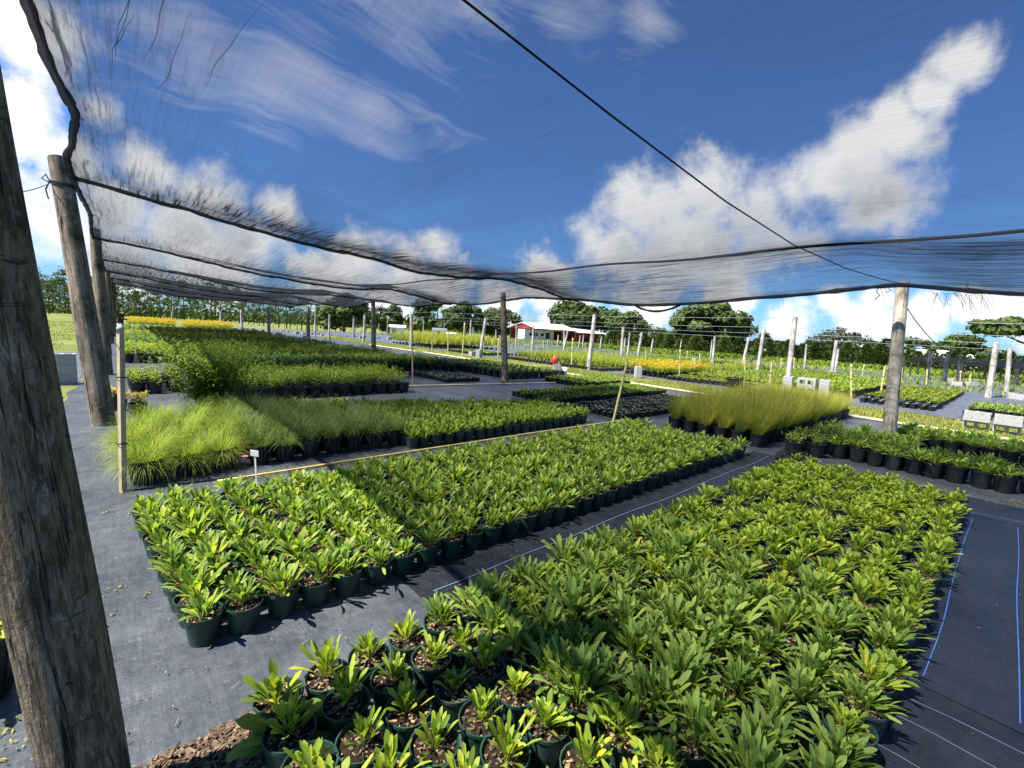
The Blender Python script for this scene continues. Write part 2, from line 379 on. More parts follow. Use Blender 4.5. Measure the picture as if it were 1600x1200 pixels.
def pot_mb(r=0.082, h=0.17, n=22, ribs=False, full=True):
    mb = MB()
    rb = r*0.74
    if ribs:
        prof = [(rb, 0), (rb+0.003, 0.01)]
        mb.lathe([(rb, 0), (r*0.94, h*0.86)], n)
        for k in range(12):
            a = 2*PI*k/12
            c, s_ = math.cos(a), math.sin(a)
            for da in (-0.07, 0.07):
                pass
            p0 = Vector((rb*c, rb*s_, 0.02)); p1 = Vector((r*0.94*c, r*0.94*s_, h*0.84))
            mb.tube([p0, p1], 0.006, 5)
    else:
        mb.lathe([(rb, 0), (r*0.95, h*0.90)], n)
        mb.lathe([(rb*1.015, 0.0), (rb*1.015, 0.012)], n)
    mb.lathe([(r*0.95, h*0.90), (r, h*0.905)], n)
    mb.lathe([(r, h*0.905), (r*1.01, h)], n)
    mb.lathe([(r*1.01, h), (r*0.95, h)], n)
    if full: mb.lathe([(r*0.95, h), (r*0.90, h*0.80)], n)
    return mb
def soil_mb(r, z, chips=26, seed=0):
    R = random.Random(seed); mb = MB(); n = 14
    rings = []
    for f in (0.0, 0.5, 1.0):
        rings.append([mb.vert((r*f*math.cos(2*PI*k/n), r*f*math.sin(2*PI*k/n), z+R.uniform(-0.004, 0.006)), 0.2) for k in range(n)])
    for a, b in zip(rings, rings[1:]):
        for k in range(n): mb.quad(a[k], b[k], b[(k+1) % n], a[(k+1) % n], 0)
    for i in range(chips):
        a = R.uniform(0, 2*PI); q = r*0.93*math.sqrt(R.random()); x, y = q*math.cos(a), q*math.sin(a)
        M_ = Matrix.Translation((x, y, z+0.006)) @ Matrix.Rotation(R.uniform(0, 6.3), 4, 'Z') @ Matrix.Rotation(R.uniform(-0.5, 0.5), 4, 'X') @ Matrix.Rotation(R.uniform(-0.4, 0.4), 4, 'Y')
        l, w = R.uniform(0.003, 0.011), R.uniform(0.0015, 0.004)
        mb.box((-l, -w, -0.0015), (l, w, 0.0015), 1, M_, R.choice((0.15, 0.35, 0.6, 0.9, 0.5)))
    return mb
def rosette(seed, n, L, W, elo, ehi, z0, spread=0.02, lobes=0.0, colr=(0.2, 0.8), m=0, curl=0.7, seg=6, stems=1, peak=0.68, droop=0.0):
    R = random.Random(seed); mb = MB()
    heads = [(0, 0)] if stems == 1 else [(R.uniform(-0.035, 0.035), R.uniform(-0.035, 0.035)) for _ in range(stems)]
    ga = 2.39996
    for i in range(n):
        hx, hy = heads[i % len(heads)]
        t = i/n                                   # outer, older leaves first
        e = min(1.55, elo+0.12+(ehi-elo)*t**0.7+R.uniform(-0.28, 0.24))
        l = L*(R.uniform(0.6, 1.12))*(1.0-0.25*t)
        yaw = i*ga+R.uniform(-1.1, 1.1)
        q = spread*(1-t)*R.uniform(0.3, 1)
        leaf(mb, (hx+q*math.cos(yaw), hy+q*math.sin(yaw), z0+0.012*t*R.random()), yaw, e, l, W*R.uniform(0.7, 1.15), curl*R.uniform(0.15, 1.15)+droop*(1-t), seg,
             R.uniform(0.05, 0.35), R.uniform(*colr), m, 0.13, peak, lobes, R.uniform(-0.5, 0.5), 1.0, R.uniform(0.15, 0.36))
    return mb
def grass_clump(seed, n, L, W, elo, ehi, z0, r0, curl=1.0, colr=(0.2, 0.8), m=0, tip=0.15, seg=4):
    R = random.Random(seed); mb = MB()
    for i in range(n):
        a = R.uniform(0, 2*PI); q = r0*math.sqrt(R.random())
        yaw = a+R.uniform(-0.6, 0.6)
        blade(mb, (q*math.cos(a), q*math.sin(a), z0), yaw, R.uniform(elo, ehi), L*R.uniform(0.55, 1.1), W*R.uniform(0.7, 1.3), curl*R.uniform(0.4, 1.3), seg, R.uniform(*colr), m, tip)
    return mb
def bush(seed, n, rad, h, z0, L, W, colr=(0.2, 0.85), m=0, stems=7, seg=3):
    R = random.Random(seed); mb = MB()
    tips = []
    for k in range(stems):
        a = 2*PI*k/stems+R.uniform(-0.4, 0.4); q = rad*R.uniform(0.2, 0.85)
        tips.append((Vector((0.02*math.cos(a), 0.02*math.sin(a), z0)), Vector((q*math.cos(a), q*math.sin(a), z0+h*R.uniform(0.7, 1.05)))))
    for i in range(n):
        p0, p1 = R.choice(tips); t = R.uniform(0.2, 1.0)
        p = p0.lerp(p1, t)+Vector((R.gauss(0, rad*0.12), R.gauss(0, rad*0.12), R.gauss(0, h*0.05)))
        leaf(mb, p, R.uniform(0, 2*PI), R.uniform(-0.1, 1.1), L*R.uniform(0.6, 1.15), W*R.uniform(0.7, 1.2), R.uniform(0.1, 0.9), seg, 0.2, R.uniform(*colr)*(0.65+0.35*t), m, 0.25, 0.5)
    return mb

class Kind:
    """a kind of potted plant: variants of (pot, soil, foliage) and every place where one stands"""
    def __init__(s, name, cat, mats, pots, soils, foliage, potmat, simple, n_things=300, split=True):
        s.name = name; s.cat = cat; s.fmats = mats; s.potmat = potmat; s.n = n_things; s.split = split
        s.spots = []; s.simple = simple
        s.pots = pots; s.soils = soils; s.fol = foliage
    def add(s, x, y, var, sc, label, group, tint=0.0, z=0.0, yaw=None):
        s.spots.append((x, y, z, U(0, 6.28) if yaw is None else yaw, sc, var, label, group, tint))
    def finish(s):
        def seen(p):
            X, Y, D = proj((p[0], p[1], 0.15))
            return D > 0.3 and -140 < X < 1740 and Y < 1420
        sp = [p for p in s.spots if seen(p)]
        sp.sort(key=lambda p: math.hypot(p[0], p[1]))
        things, rest = sp[:s.n], sp[s.n:]
        if s.split:
            pm = [p.mesh(s.name+'_pot', [s.potmat], True) for p in s.pots]
            sm = [p.mesh(s.name+'_soil', ['soil', 'chips'], False) for p in s.soils]
            fm = [f.mesh(s.name+'_foliage', s.fmats, True) for f in s.fol]
            root0 = None
            for x, y, z, yaw, sc, var, label, group, tint in things:
                v = var % len(fm)
                if root0 is None:
                    root0 = link(s.name, None); root0.empty_display_size = 0.1
                    kids = [link('pot', pm[0], root0), link('soil', sm[0], root0), link('foliage', fm[0], root0)]
                    r, ks = root0, kids
                else:
                    r = root0.copy(); COL.objects.link(r); ks = []
                    for k in kids:
                        c = k.copy(); COL.objects.link(c); c.parent = r; ks.append(c)
                r.location = (x, y, z); r.rotation_euler = (U(-0.02, 0.02), U(-0.02, 0.02), yaw)
                ks[0].data = pm[v % len(pm)]; ks[1].data = sm[v % len(sm)]; ks[2].data = fm[v]
                ks[2].scale = (sc, sc, sc*U(0.92, 1.08)); ks[2].rotation_euler = (U(-.1, .1), U(-.1, .1), 0); ks[2].location = (0, 0, s.fz*(1-sc)) if hasattr(s, 'fz') else (0, 0, 0)
                tag(r, label, s.cat, group)
        else:
            wm = []
            for i, f in enumerate(s.fol):
                wm.append(merged(s.name, [(s.pots[i % len(s.pots)].arrays(), 0, 0, 0, 0, 1, 0, 0), (f.arrays(), 0, 0, 0, 0, 1, 1, 0)], [s.potmat]+s.fmats, True))
            root0 = None
            for x, y, z, yaw, sc, var, label, group, tint in things:
                if root0 is None: root0 = r = link(s.name, wm[var % len(wm)])
                else: r = root0.copy(); COL.objects.link(r); r.data = wm[var % len(wm)]
                r.location = (x, y, z); r.rotation_euler = (0, 0, yaw); r.scale = (sc, sc, sc)
                tag(r, label, s.cat, group)
        if rest:
            sa = [f.arrays() for f in s.simple]; pa = s.pots[0]
            lite = pot_mb(s.pr, s.ph, 8, False, False); lite.disc(s.pr*0.92, s.ph*0.85, 8, 0); la = lite.arrays()
            items = []
            for x, y, z, yaw, sc, var, label, group, tint in rest:
                items.append((la, x, y, z, yaw, 1, 0, 0)); items.append((sa[var % len(sa)], x, y, z, yaw, sc, 1, tint+U(-0.12, 0.12)))
            o = link(s.name+'_mass', merged(s.name+'_mass', items, [s.potmat]+s.fmats, True))
            struct(o, 'stuff'); o['label'] = s.mass; o['category'] = 'potted plants'
KINDS = []
def kind(name, cat, mats, pr, ph, foliage, potmat, simple, n=300, split=True, ribs=False, mass='', chips=60, sides=20):
    k = Kind(name, cat, mats, [pot_mb(pr, ph, sides, ribs)], [soil_mb(pr*0.92, ph*0.84, chips, i) for i in range(4)], foliage, potmat, simple, n, split)
    k.pr, k.ph, k.mass = pr, ph, mass; k.fz = ph*0.84
    KINDS.append(k); return k
# --- block of seedlings beside the blue-lined strip
Z1 = 0.116
sv = [rosette(10+i, rng.randint(30, 46), 0.140, 0.0225, 0.72, 1.48, Z1, 0.022, 0.16, (0.15, 1.0), 0, 0.55, 7, 1, 0.74) for i in range(11)]          # 0-10 small yellow-green
sv += [rosette(2030+i, rng.randint(80, 104), 0.165, 0.0215, 0.55, 1.5, Z1, 0.04, 0.14, (0.05, 0.95), 1, 0.75, 7, 5, 0.70) for i in range(10)]  # 11-20 large deep green
sv += [rosette(2050+i, rng.randint(60, 82), 0.118, 0.0215, 0.45, 1.45, Z1, 0.035, 0.10, (0.2, 1.0), 0, 0.5, 6, 4, 0.74) for i in range(11)]  # 21-31 mounded bright
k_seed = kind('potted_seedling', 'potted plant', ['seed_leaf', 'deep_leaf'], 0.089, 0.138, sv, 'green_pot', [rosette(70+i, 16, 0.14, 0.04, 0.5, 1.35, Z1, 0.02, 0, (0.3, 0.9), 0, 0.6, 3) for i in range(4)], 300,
              mass='further yellow-green seedlings in green pots at the far end of their block')
bv = [rosette(110+i, rng.randint(48, 64), 0.165, 0.0245, 0.65, 1.5, Z1, 0.03, 0.0, (0.1, 1.0), 0, 0.65, 7, 3, 0.70) for i in range(16)]
bs = [rosette(130+i, 34, 0.17, 0.029, 0.7, 1.45, Z1, 0.02, 0, (0.25, 0.95), 0, 0.6, 3, 2) for i in range(6)]
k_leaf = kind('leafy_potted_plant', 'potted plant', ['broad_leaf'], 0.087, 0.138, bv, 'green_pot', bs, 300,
              mass='broad-leaved green plants in green pots filling the beds beyond the yellow pipe')
# bed 1
G1 = 'seedlings in green pots beside the blue-lined strip'
for c in range(33):
    for r in range(9):
        x = 0.40+c*0.188+U(-0.014, 0.014); y = 1.735-r*0.184+U(-0.014, 0.014)
        deep = 1.15 < x < 3.1 and y > 0.25 and (x-1.15)*0.9 > (1.6-y)*0.25 and rng.random() < 0.86-0.5*max(0, (x-2.4))
        if x < 0.85 and rng.random() < 0.0: continue
        if deep: var = 11+rng.randrange(10); sc = U(0.82, 1.22)
        elif x < 1.2: var = rng.randrange(11); sc = U(0.78, 1.18)
        else: var = (rng.randrange(11) if rng.random() < 0.3 else 21+rng.randrange(11)); sc = U(0.8, 1.25)
        look = 'tall deep-green' if deep else ('small yellow-green' if x < 1.2 else 'low bright-green')
        k_seed.add(x, y, var, sc, f'{look} potted seedling beside the blue-lined strip, {nth(c+1)} across, {nth(r+1)} from walkway', G1)
# bed 2
G2 = 'broad-leaved plants in green pots between walkway and yellow pipe'
for r in range(10):
    y0 = 2.47+r*0.183
    for c in range(36):
        x = 0.24-0.10*(y0-2.47)+c*0.180+U(-0.012, 0.012); y = y0+U(-0.012, 0.012)
        if 1.5 < x < 6.6 and r > 8 and rng.random() < 0.0: continue
        k_leaf.add(x, y, rng.randrange(16), U(0.72, 1.12), f'broad-leaved green-potted plant, {nth(r+1)} row from the walkway, {nth(c+1)} from the mossy-post end', G2)
# bed 3 beyond the pipe
for r in range(17):
    for c in range(30):
        x = 1.35+c*0.180; y = 5.08+r*0.183
        if y < 8.0-0.42*(x-1.4)*0.95+0.2 and (x > 2.72 or y > 7.2) and x < 6.35-0.1*(y-5):
            if 5.9 < y < 6.1 and 3.6 < x < 5.6: continue
            k_leaf.add(x+U(-.012, .012), y+U(-.012, .012), rng.randrange(16), U(0.95, 1.2), f'green-potted plant beyond the yellow pipe, {nth(r+1)} row, {nth(c+1)} across', 'broad-leaved plants beyond the yellow pipe')
# feathery grass
fv = [grass_clump(200+i, 800, 0.345, 0.0052, -0.15, 1.45, 0.17, 0.13, 1.15, (0.2, 1.0), 0, 0.15, 5) for i in range(4)]
k_fl = kind('feathery_grass', 'grass plant', ['grass'], 0.13, 0.22, fv, 'black_pot', fv, 60)
for i, (x, y, s_) in enumerate([(0.10, 5.22, .85), (0.42, 5.30, .95), (0.74, 5.35, .85), (0.16, 5.62, 1.0), (0.62, 5.68, .95),  (0.05, 6.15, 1.0), (0.45, 6.1, 1.05), (0.85, 6.05, .95), (0.15, 6.8, 1.0), (0.6, 6.75, 1.0), (0.92, 6.7, .9), (0.3, 7.4, .95), (0.72, 7.4, .9)]):
    k_fl.add(x, y, i, s_, f'bright feathery grass clump by the sprinkler stake, {nth(i+1)} counting away from it', 'feathery grass clumps')
gv = [grass_clump(220+i, 210, 0.36, 0.0058, 0.6, 1.5, 0.19, 0.09, 1.2, (0.15, 0.75)) for i in range(5)]
k_gr = kind('potted_grass', 'grass plant', ['grey_grass'], 0.115, 0.21, gv, 'black_pot', gv, 120, ribs=True)
for r in range(11):
    for c in range(7):
        x = 1.08+c*0.262; y = 5.33+r*0.265
        if y > 8.1-0.3*(c): continue
        if x > 2.68: continue
        k_gr.add(x+U(-.02, .02), y+U(-.02, .02), rng.randrange(5), U(.85, 1.1), f'fine grass in ribbed black pot beyond the yellow pipe, {nth(r+1)} row, {nth(c+1)} across', 'fine grasses in ribbed black pots', -0.05)
mv = [grass_clump(240+i, 240, 0.67, 0.0062, 1.0, 1.6, 0.17, 0.085, 0.55, (0.15, 0.8), 0, 0.3, 4) for i in range(5)]
k_mu = kind('tall_straw_grass', 'grass plant', ['muhly'], 0.12, 0.20, mv, 'black_pot', mv, 150)
for r in range(6):
    for c in range(20):
        x = 7.42+c*0.27; y = 2.58+r*0.275+ (0.03*c if False else 0)
        k_mu.add(x+U(-.03, .03), y+U(-.03, .03), rng.randrange(5), U(.78, 1.08)*(1-0.18*max(0, (x-9.5)/3)), f'straw-green upright grass in black pot, {nth(r+1)} row from the walkway, {nth(c+1)} across', 'straw-green upright grasses')
pv = [rosette(260+i, 40, 0.215, 0.030, 0.45, 1.45, 0.17, 0.03, 0.0, (0.1, 0.95), 0, 0.9, 6, 2, 0.5) for i in range(5)]
k_sp = kind('spiky_potted_plant', 'potted plant', ['spiky'], 0.105, 0.20, pv, 'black_pot', pv, 300)
b4x = at(1387, 698)
for r in range(14):
    for c in range(14):
        x = 7.86+c*0.235; y = 1.60-r*0.205
        if y < 0.95 and 8.5 < x < 9.75: continue
        if x > 9.7 and y > 1.3: continue
        if math.hypot(x-b4x[0], y-b4x[1]) < 0.24: continue
        if c == 0 and y < -0.1: continue
        k_sp.add(x+U(-.015, .015), y+U(-.015, .015), rng.randrange(5), U(.8, 1.1), f'pale strap-leaved plant in black pot by pale grey post, {nth(c+1)} row, {nth(r+1)} along', 'strap-leaved plants in black pots', 0.05)
# mixed pots by the straw grass
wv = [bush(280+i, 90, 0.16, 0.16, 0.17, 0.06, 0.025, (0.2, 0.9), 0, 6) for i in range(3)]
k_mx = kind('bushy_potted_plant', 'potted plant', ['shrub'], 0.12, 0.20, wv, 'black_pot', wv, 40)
for i, (x, y) in enumerate([(7.36, 2.05), (7.62, 2.12), (7.58, 1.82), (7.9, 2.1), (7.88, 1.86), (8.2, 2.05), (8.48, 2.0), (8.75, 2.02), (7.9, 1.62), (8.2, 1.78), (8.5, 1.74), (9.05, 2.0), (9.35, 1.98), (8.8, 1.76)]):
    k_mx.add(x, y, i, U(.85, 1.1), f'bushy dark plant in black pot beside the straw grass, {nth(i+1)} from the wire tray', 'bushy plants beside the straw grass')
# small pots in trays
def tiny(seed, m, L=0.05, n=12): return rosette(seed, n, L, 0.02, 0.4, 1.3, 0.085, 0.015, 0, (0.2, 0.95), m, 0.5, 3)
tv = [tiny(300+i, 0) for i in range(4)]+[tiny(310+i, 1, 0.075, 16) for i in range(4)]
k_ti = kind('small_black_pot', 'seedling pot', ['silver', 'broad_leaf'], 0.066, 0.105, tv, 'black_pot', tv, 300, False, sides=12, mass='more small black pots of seedlings packed in blocks')
for r in range(10):
    for c in range(28):
        k_ti.add(7.12+c*0.142, 4.88+r*0.142, rng.randrange(4), U(.8, 1.2), f'small black pot with silver seedling beside straw grass, {nth(r+1)} row, {nth(c+1)} across', 'small black pots of silver seedlings')
for r in range(10):
    for c in range(34):
        k_ti.add(7.12+c*0.142, 6.72+r*0.142, 4+rng.randrange(4), U(.9, 1.3), f'small black pot with green seedling behind silver seedlings, {nth(r+1)} row, {nth(c+1)} across', 'small black pots of green seedlings')
for r in range(16):
    for c in range(9):
        k_ti.add(6.85+c*0.142, 10.65+r*0.142, rng.randrange(4), U(.8, 1.2), f'small black pot near the middle pole, {nth(r+1)} row, {nth(c+1)} across', 'small black pots near the middle pole')
for r in range(10):
    for c in range(18):
        k_ti.add(10.2+c*0.142, 8.5+r*0.16, 4+rng.randrange(4), U(1.2, 1.6), f'small green seedling pot past the trays, {nth(r+1)} row, {nth(c+1)} across', 'small black pots beyond the trays')
# shrubs under the cloth
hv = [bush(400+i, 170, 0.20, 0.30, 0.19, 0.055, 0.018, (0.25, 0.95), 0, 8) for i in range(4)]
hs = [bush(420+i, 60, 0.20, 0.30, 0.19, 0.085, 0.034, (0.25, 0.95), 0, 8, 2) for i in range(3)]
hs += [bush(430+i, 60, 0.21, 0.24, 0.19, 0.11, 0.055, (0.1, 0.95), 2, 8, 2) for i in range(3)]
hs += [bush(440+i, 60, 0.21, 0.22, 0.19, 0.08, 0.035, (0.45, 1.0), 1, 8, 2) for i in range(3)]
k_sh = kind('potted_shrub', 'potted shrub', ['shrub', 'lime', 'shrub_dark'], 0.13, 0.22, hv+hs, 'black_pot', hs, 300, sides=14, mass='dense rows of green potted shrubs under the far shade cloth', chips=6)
def shrub_bed(u0, u1, v0, v1, pitch, vr, sc, name, tint=0.0, skip=0.0):
    nr = int((v1-v0)/pitch)+1; nc = int((u1-u0)/pitch)+1
    for r in range(nr):
        for c in range(nc):
            if rng.random() < skip: continue
            k_sh.add(u0+c*pitch+U(-.03, .03), v0+r*pitch+U(-.03, .03), rng.choice(vr), sc*U(.85, 1.12), f'{name}, {nth(r+1)} row, {nth(c+1)} across', name, tint)
shrub_bed(1.5, 5.0, 9.45, 11.4, 0.285, [0, 1, 2, 3], 1.1, 'willowy green shrub in black pot beyond the leafy beds')
shrub_bed(0.15, 0.8, 10.9, 13.0, 0.30, [10, 11, 12], 0.8, 'lime low shrub in black pot by the second pole', 0.1)
shrub_bed(1.4, 5.2, 12.9, 15.4, 0.31, [7, 8, 9], 1.05, 'dark leafy shrub in black pot in the second shrub block')
shrub_bed(5.4, 9.0, 13.2, 15.8, 0.31, [7, 8, 9, 4], 1.1, 'dark leafy shrub in black pot behind the middle pole')
shrub_bed(9.3, 11.8, 10.8, 16.0, 0.31, [10, 11, 12, 4], 0.55, 'low pale shrub in black pot past the middle pole', 0.1)
shrub_bed(0.1, 5.4, 17.2, 20.6, 0.33, [7, 8, 9], 1.15, 'dark leafy shrub in black pot in the third shrub block')
shrub_bed(5.8, 8.8, 17.4, 22.0, 0.33, [10, 11, 12], 0.9, 'yellow-green shrub in black pot by the row of poles', 0.05)
shrub_bed(0.2, 8.4, 23.2, 27.0, 0.36, [10, 4, 5], 1.0, 'dark leafy shrub in black pot far under the cloth')
shrub_bed(0.2, 8.2, 29.4, 33.5, 0.40, [7, 8, 6], 1.05, 'green shrub in black pot far under the cloth')
shrub_bed(0.2, 8.2, 36.0, 42.0, 0.44, [4, 5, 10], 0.95, 'green shrub in black pot at the end of the cloth')
# field beds right of the turf strip
def low(seed, m, n=14, L=0.10, W=0.04): return rosette(seed, n, L, W, 0.3, 1.3, 0.10, 0.03, 0, (0.25, 1.0), m, 0.4, 2, 3)
ev = [low(500+i, 0) for i in range(3)]+[low(510+i, 1) for i in range(3)]+[grass_clump(520+i, 40, 0.32, 0.012, 0.9, 1.5, 0.10, 0.05, 0.6, (0.3, 1), 1, 0.1, 2) for i in range(3)]
def flw(seed):
    R = random.Random(seed); mb = bush(seed, 26, 0.12, 0.2, 0.1, 0.09, 0.03, (0.3, 0.9), 1, 6, 2)
    for i in range(12):
        a, q = R.uniform(0, 6.28), 0.14*math.sqrt(R.random()); z = 0.30+R.uniform(-0.05, 0.08); x, y = q*math.cos(a), q*math.sin(a); r = R.uniform(.014, .024)
        mb.face([(x-r, y, z), (x, y-r, z+r*.6), (x+r, y, z), (x, y+r, z+r*.4)], 2, R.uniform(.2, 1))
        mb.face([(x-r, y, z+r), (x, y-r*.3, z-r), (x+r, y, z-r*.2), (x, y+r*.3, z+r)], 2, R.uniform(.2, 1))
    return mb
ev += [flw(530+i) for i in range(3)]
ev += [low(540+i, 3, 12, .07, .03) for i in range(2)]
k_fi = kind('field_potted_plant', 'potted plant', ['broad_leaf', 'lime', 'yellow', 'silver'], 0.085, 0.125, ev, 'black_pot', ev, 300, False, sides=10, mass='rows of low potted plants out in the open field beds')
def field_bed(u0, u1, v0, v1, pitch, vr, sc, name, tint=0.0, skip=0.02):
    nr = int((v1-v0)/pitch)+1; nc = int((u1-u0)/pitch)+1
    for r in range(nr):
        for c in range(nc):
            if rng.random() < skip: continue
            k_fi.add(u0+c*pitch+U(-.02, .02), v0+r*pitch+U(-.02, .02), rng.choice(vr), sc*U(.85, 1.12), f'{name}, {nth(r+1)} row, {nth(c+1)} along', name, tint)
field_bed(17.3, 19.4, -1.2, 0.85, 0.19, [0, 1, 2], 1.5, 'bright-green low potted plant beside the cinder blocks', 0.15)
field_bed(16.5, 17.2, -1.2, 0.85, 0.18, [12, 13], 1.0, 'sparse small black pot beside bright-green plants')
field_bed(17.9, 25.5, 1.5, 3.2, 0.20, [3, 4, 5], 1.25, 'yellow-green mounded plant in open field by the white stake')
field_bed(16.8, 17.8, 1.5, 3.2, 0.19, [12, 13], 1.0, 'silver seedling in black pot before the mounded plants')
field_bed(17.7, 27.0, 3.6, 5.4, 0.22, [0, 1, 3, 4], 1.9, 'leafy potted plant behind the stack of cinder blocks', 0.1)
field_bed(16.2, 17.6, 5.6, 7.4, 0.20, [12, 3, 13], 1.2, 'small potted plant behind the big empty tub')
field_bed(17.6, 30.0, 6.0, 9.0, 0.27, [3, 4, 0], 1.6, 'mid-green potted plant behind the big empty tub')
field_bed(16.0, 17.6, 7.6, 9.0, 0.2, [3, 4], 1.1, 'low lime potted plant beside the yellow flowers')
field_bed(16.2, 20.0, 9.3, 11.2, 0.24, [9, 10, 11], 1.5, 'yellow-flowered potted plant in the open field')
field_bed(20.5, 30.0, 9.6, 12.2, 0.30, [0, 7, 3], 1.2, 'pale green potted plant behind the yellow flowers')
field_bed(15.6, 17.6, 12.0, 18.6, 0.25, [3, 4, 12], 1.1, 'low potted plant at the turf edge of bright grass')
field_bed(17.8, 24.0, 12.2, 20.0, 0.30, [6, 7, 8], 1.25, 'bright upright grass in pots before the red barn')
field_bed(25.0, 34.0, 14.0, 20.0, 0.45, [0, 1, 3], 1.6, 'leafy potted plant far out before the red barn')
field_bed(15.5, 18.0, 20.5, 24.0, 0.30, [0, 12], 1.2, 'low potted plant by the pair of blocks')
field_bed(16.0, 22.0, 26.5, 33.0, 0.55, [6, 7, 8], 3.0, 'tall yellow-green reed in black pot before white shed', 0.1)
field_bed(0.4, 3.4, 46.5, 50.5, 0.35, [9, 10, 11], 2.2, 'yellow-flowered potted plant at the far end of cloth')
field_bed(3.9, 6.8, 43.0, 46.5, 0.35, [9, 10, 11], 2.2, 'yellow-flowered potted plant past the white block')
for k in KINDS: k.finish()

# ------------------------------------------------------------------ ground
def sheet(name, u0, v0, u1, v1, z, mat, nu=1, nv=1, wob=0.0, bump=0.0):
    mb = MB(); g = []
    for j in range(nv+1):
        row = []
        for i in range(nu+1):
            x = u0+(u1-u0)*i/nu; y = v0+(v1-v0)*j/nv
            dx = dy = 0
            if wob:
                if i in (0, nu): dx = wob*mnoise.noise((x*0.7, y*1.3, z*50))
                if j in (0, nv): dy = wob*mnoise.noise((x*1.3, y*0.7, 7+z*50))
            row.append(mb.vert((x+dx, y+dy, z+(bump*(0.5+0.5*mnoise.noise((x*2.2, y*2.2, 3))) if bump else 0))))
        g.append(row)
    for j in range(nv):
        for i in range(nu): mb.quad(g[j][i], g[j][i+1], g[j+1][i+1], g[j+1][i])
    return struct(link(name, mb.mesh(name, [mat], True)))
sheet('ground', -900, -900, 900, 900, -0.012, 'ground')
sheet('weed_cloth', -0.75, -8, 12.9, 44, -0.004, 'old_fabric', 60, 200, 0.15)
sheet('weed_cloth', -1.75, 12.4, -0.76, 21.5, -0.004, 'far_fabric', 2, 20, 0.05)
sheet('weed_cloth', -3.4, -6, -0.76, 11.0, -0.004, 'old_fabric', 6, 20, 0.2)
wc = sheet('weed_cloth', 1.26, 1.6, 7.0, 2.46, 0.002, 'new_fabric', 40, 8, 0.02, 0.006)
def thread(parent, pts, mat, w=0.004, z=0.012):
    mb = MB(); prev = None
    for i, (x, y) in enumerate(pts):
        a = pts[max(0, i-1)]; b = pts[min(len(pts)-1, i+1)]
        d = Vector((b[0]-a[0], b[1]-a[1], 0)).normalized(); n = Vector((-d.y, d.x, 0))*w/2
        p = Vector((x, y, z)); q = (mb.vert(p+n), mb.vert(p-n))
        if prev: mb.quad(prev[0], prev[1], q[1], q[0])
        prev = q
    return link('guide_thread', mb.mesh('guide_thread', [mat]), parent)
def wavy(x0, y0, x1, y1, amp, n=40):
    L = math.hypot(x1-x0, y1-y0); nx, ny = -(y1-y0)/L, (x1-x0)/L
    return [(x0+(x1-x0)*i/n+nx*amp*mnoise.noise((i*0.21, x0*3, y0*5)), y0+(y1-y0)*i/n+ny*amp*mnoise.noise((i*0.21, x0*3, y0*5))) for i in range(n+1)]
thread(wc, wavy(1.35, 2.14, 6.9, 2.2, 0.03), 'paleblue', 0.006)
bs_ = sheet('weed_cloth', 2.84, -0.62, 6.42, 0.24, 0.004, 'blue_fabric', 30, 8, 0.015, 0.004)
thread(bs_, wavy(2.92, 0.125, 6.2, 0.135, 0.022, 14), 'blue', 0.0050, 0.013); thread(bs_, wavy(2.9, -0.19, 6.3, -0.165, 0.016, 14), 'blue', 0.0050, 0.013)
thread(bs_, wavy(2.9, -0.5, 6.3, -0.5, 0.012), 'blue', 0.009, 0.013)
ns = sheet('weed_cloth', 1.3, -2.6, 2.9, 0.32, 0.000, 'new_fabric', 10, 20, 0.02, 0.002)
for x in (2.0, 2.25, 2.51, 2.69): thread(ns, wavy(x, 0.28, x+0.05, -1.6, 0.02), 'paleblue', 0.0042, 0.006)
es = sheet('weed_cloth', 6.38, -3.0, 7.15, 0.9, 0.007, 'blue_fabric', 6, 20, 0.02, 0.004)
thread(es, wavy(6.45, 0.2, 6.62, -0.6, 0.02), 'paleblue', 0.007, 0.014)
sheet('turf', 12.95, -10, 15.4, 70, -0.003, 'ground', 4, 60, 0.2)
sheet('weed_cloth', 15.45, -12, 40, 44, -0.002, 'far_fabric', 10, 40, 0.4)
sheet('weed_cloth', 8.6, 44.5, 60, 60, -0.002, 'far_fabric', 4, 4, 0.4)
# turf blades along the strip and between beds
def turf(name, boxes, h, w, mat, label):
    mb = MB()
    for (u0, u1, v0, v1, n) in boxes:
        for i in range(n):
            x, y = U(u0, u1), U(v0, v1)
            if mnoise.noise((x*0.8, y*0.8, 2)) + 0.25*mnoise.noise((x*4, y*4, 5)) < -0.28: continue
            a = U(0, PI); hh = h*U(.5, 1.3); dx, dy = math.cos(a)*w*U(.6, 1.4), math.sin(a)*w
            lx, ly = U(-.4, .4)*hh, U(-.4, .4)*hh; c = U(0.1, 1.0)
            mb.tri(mb.vert((x-dx, y-dy, -0.004), c), mb.vert((x+dx, y+dy, -0.004), c), mb.vert((x+lx, y+ly, hh), c))
    o = link(name, mb.mesh(name, [mat])); struct(o, 'stuff'); o['label'] = label; o['category'] = 'grass'
turf('grass', [(13.0, 15.4, -2, 4, 9000), (13.0, 15.4, 4, 14, 9000), (12.9, 15.4, 14, 42, 9000)], 0.06, 0.012, 'field', 'short yellow-green grass strip between the two bleached pipes')
turf('grass', [(-9, -1.8, 22, 60, 6000), (-6, -3.2, 8, 22, 5000)], 0.07, 0.02, 'field', 'mown green grass outside the row of tall poles')
turf('grass', [(24, 60, 18, 60, 9000), (26, 60, -4, 18, 7000)], 0.16, 0.05, 'shrub', 'rough meadow grass out towards the far trees')

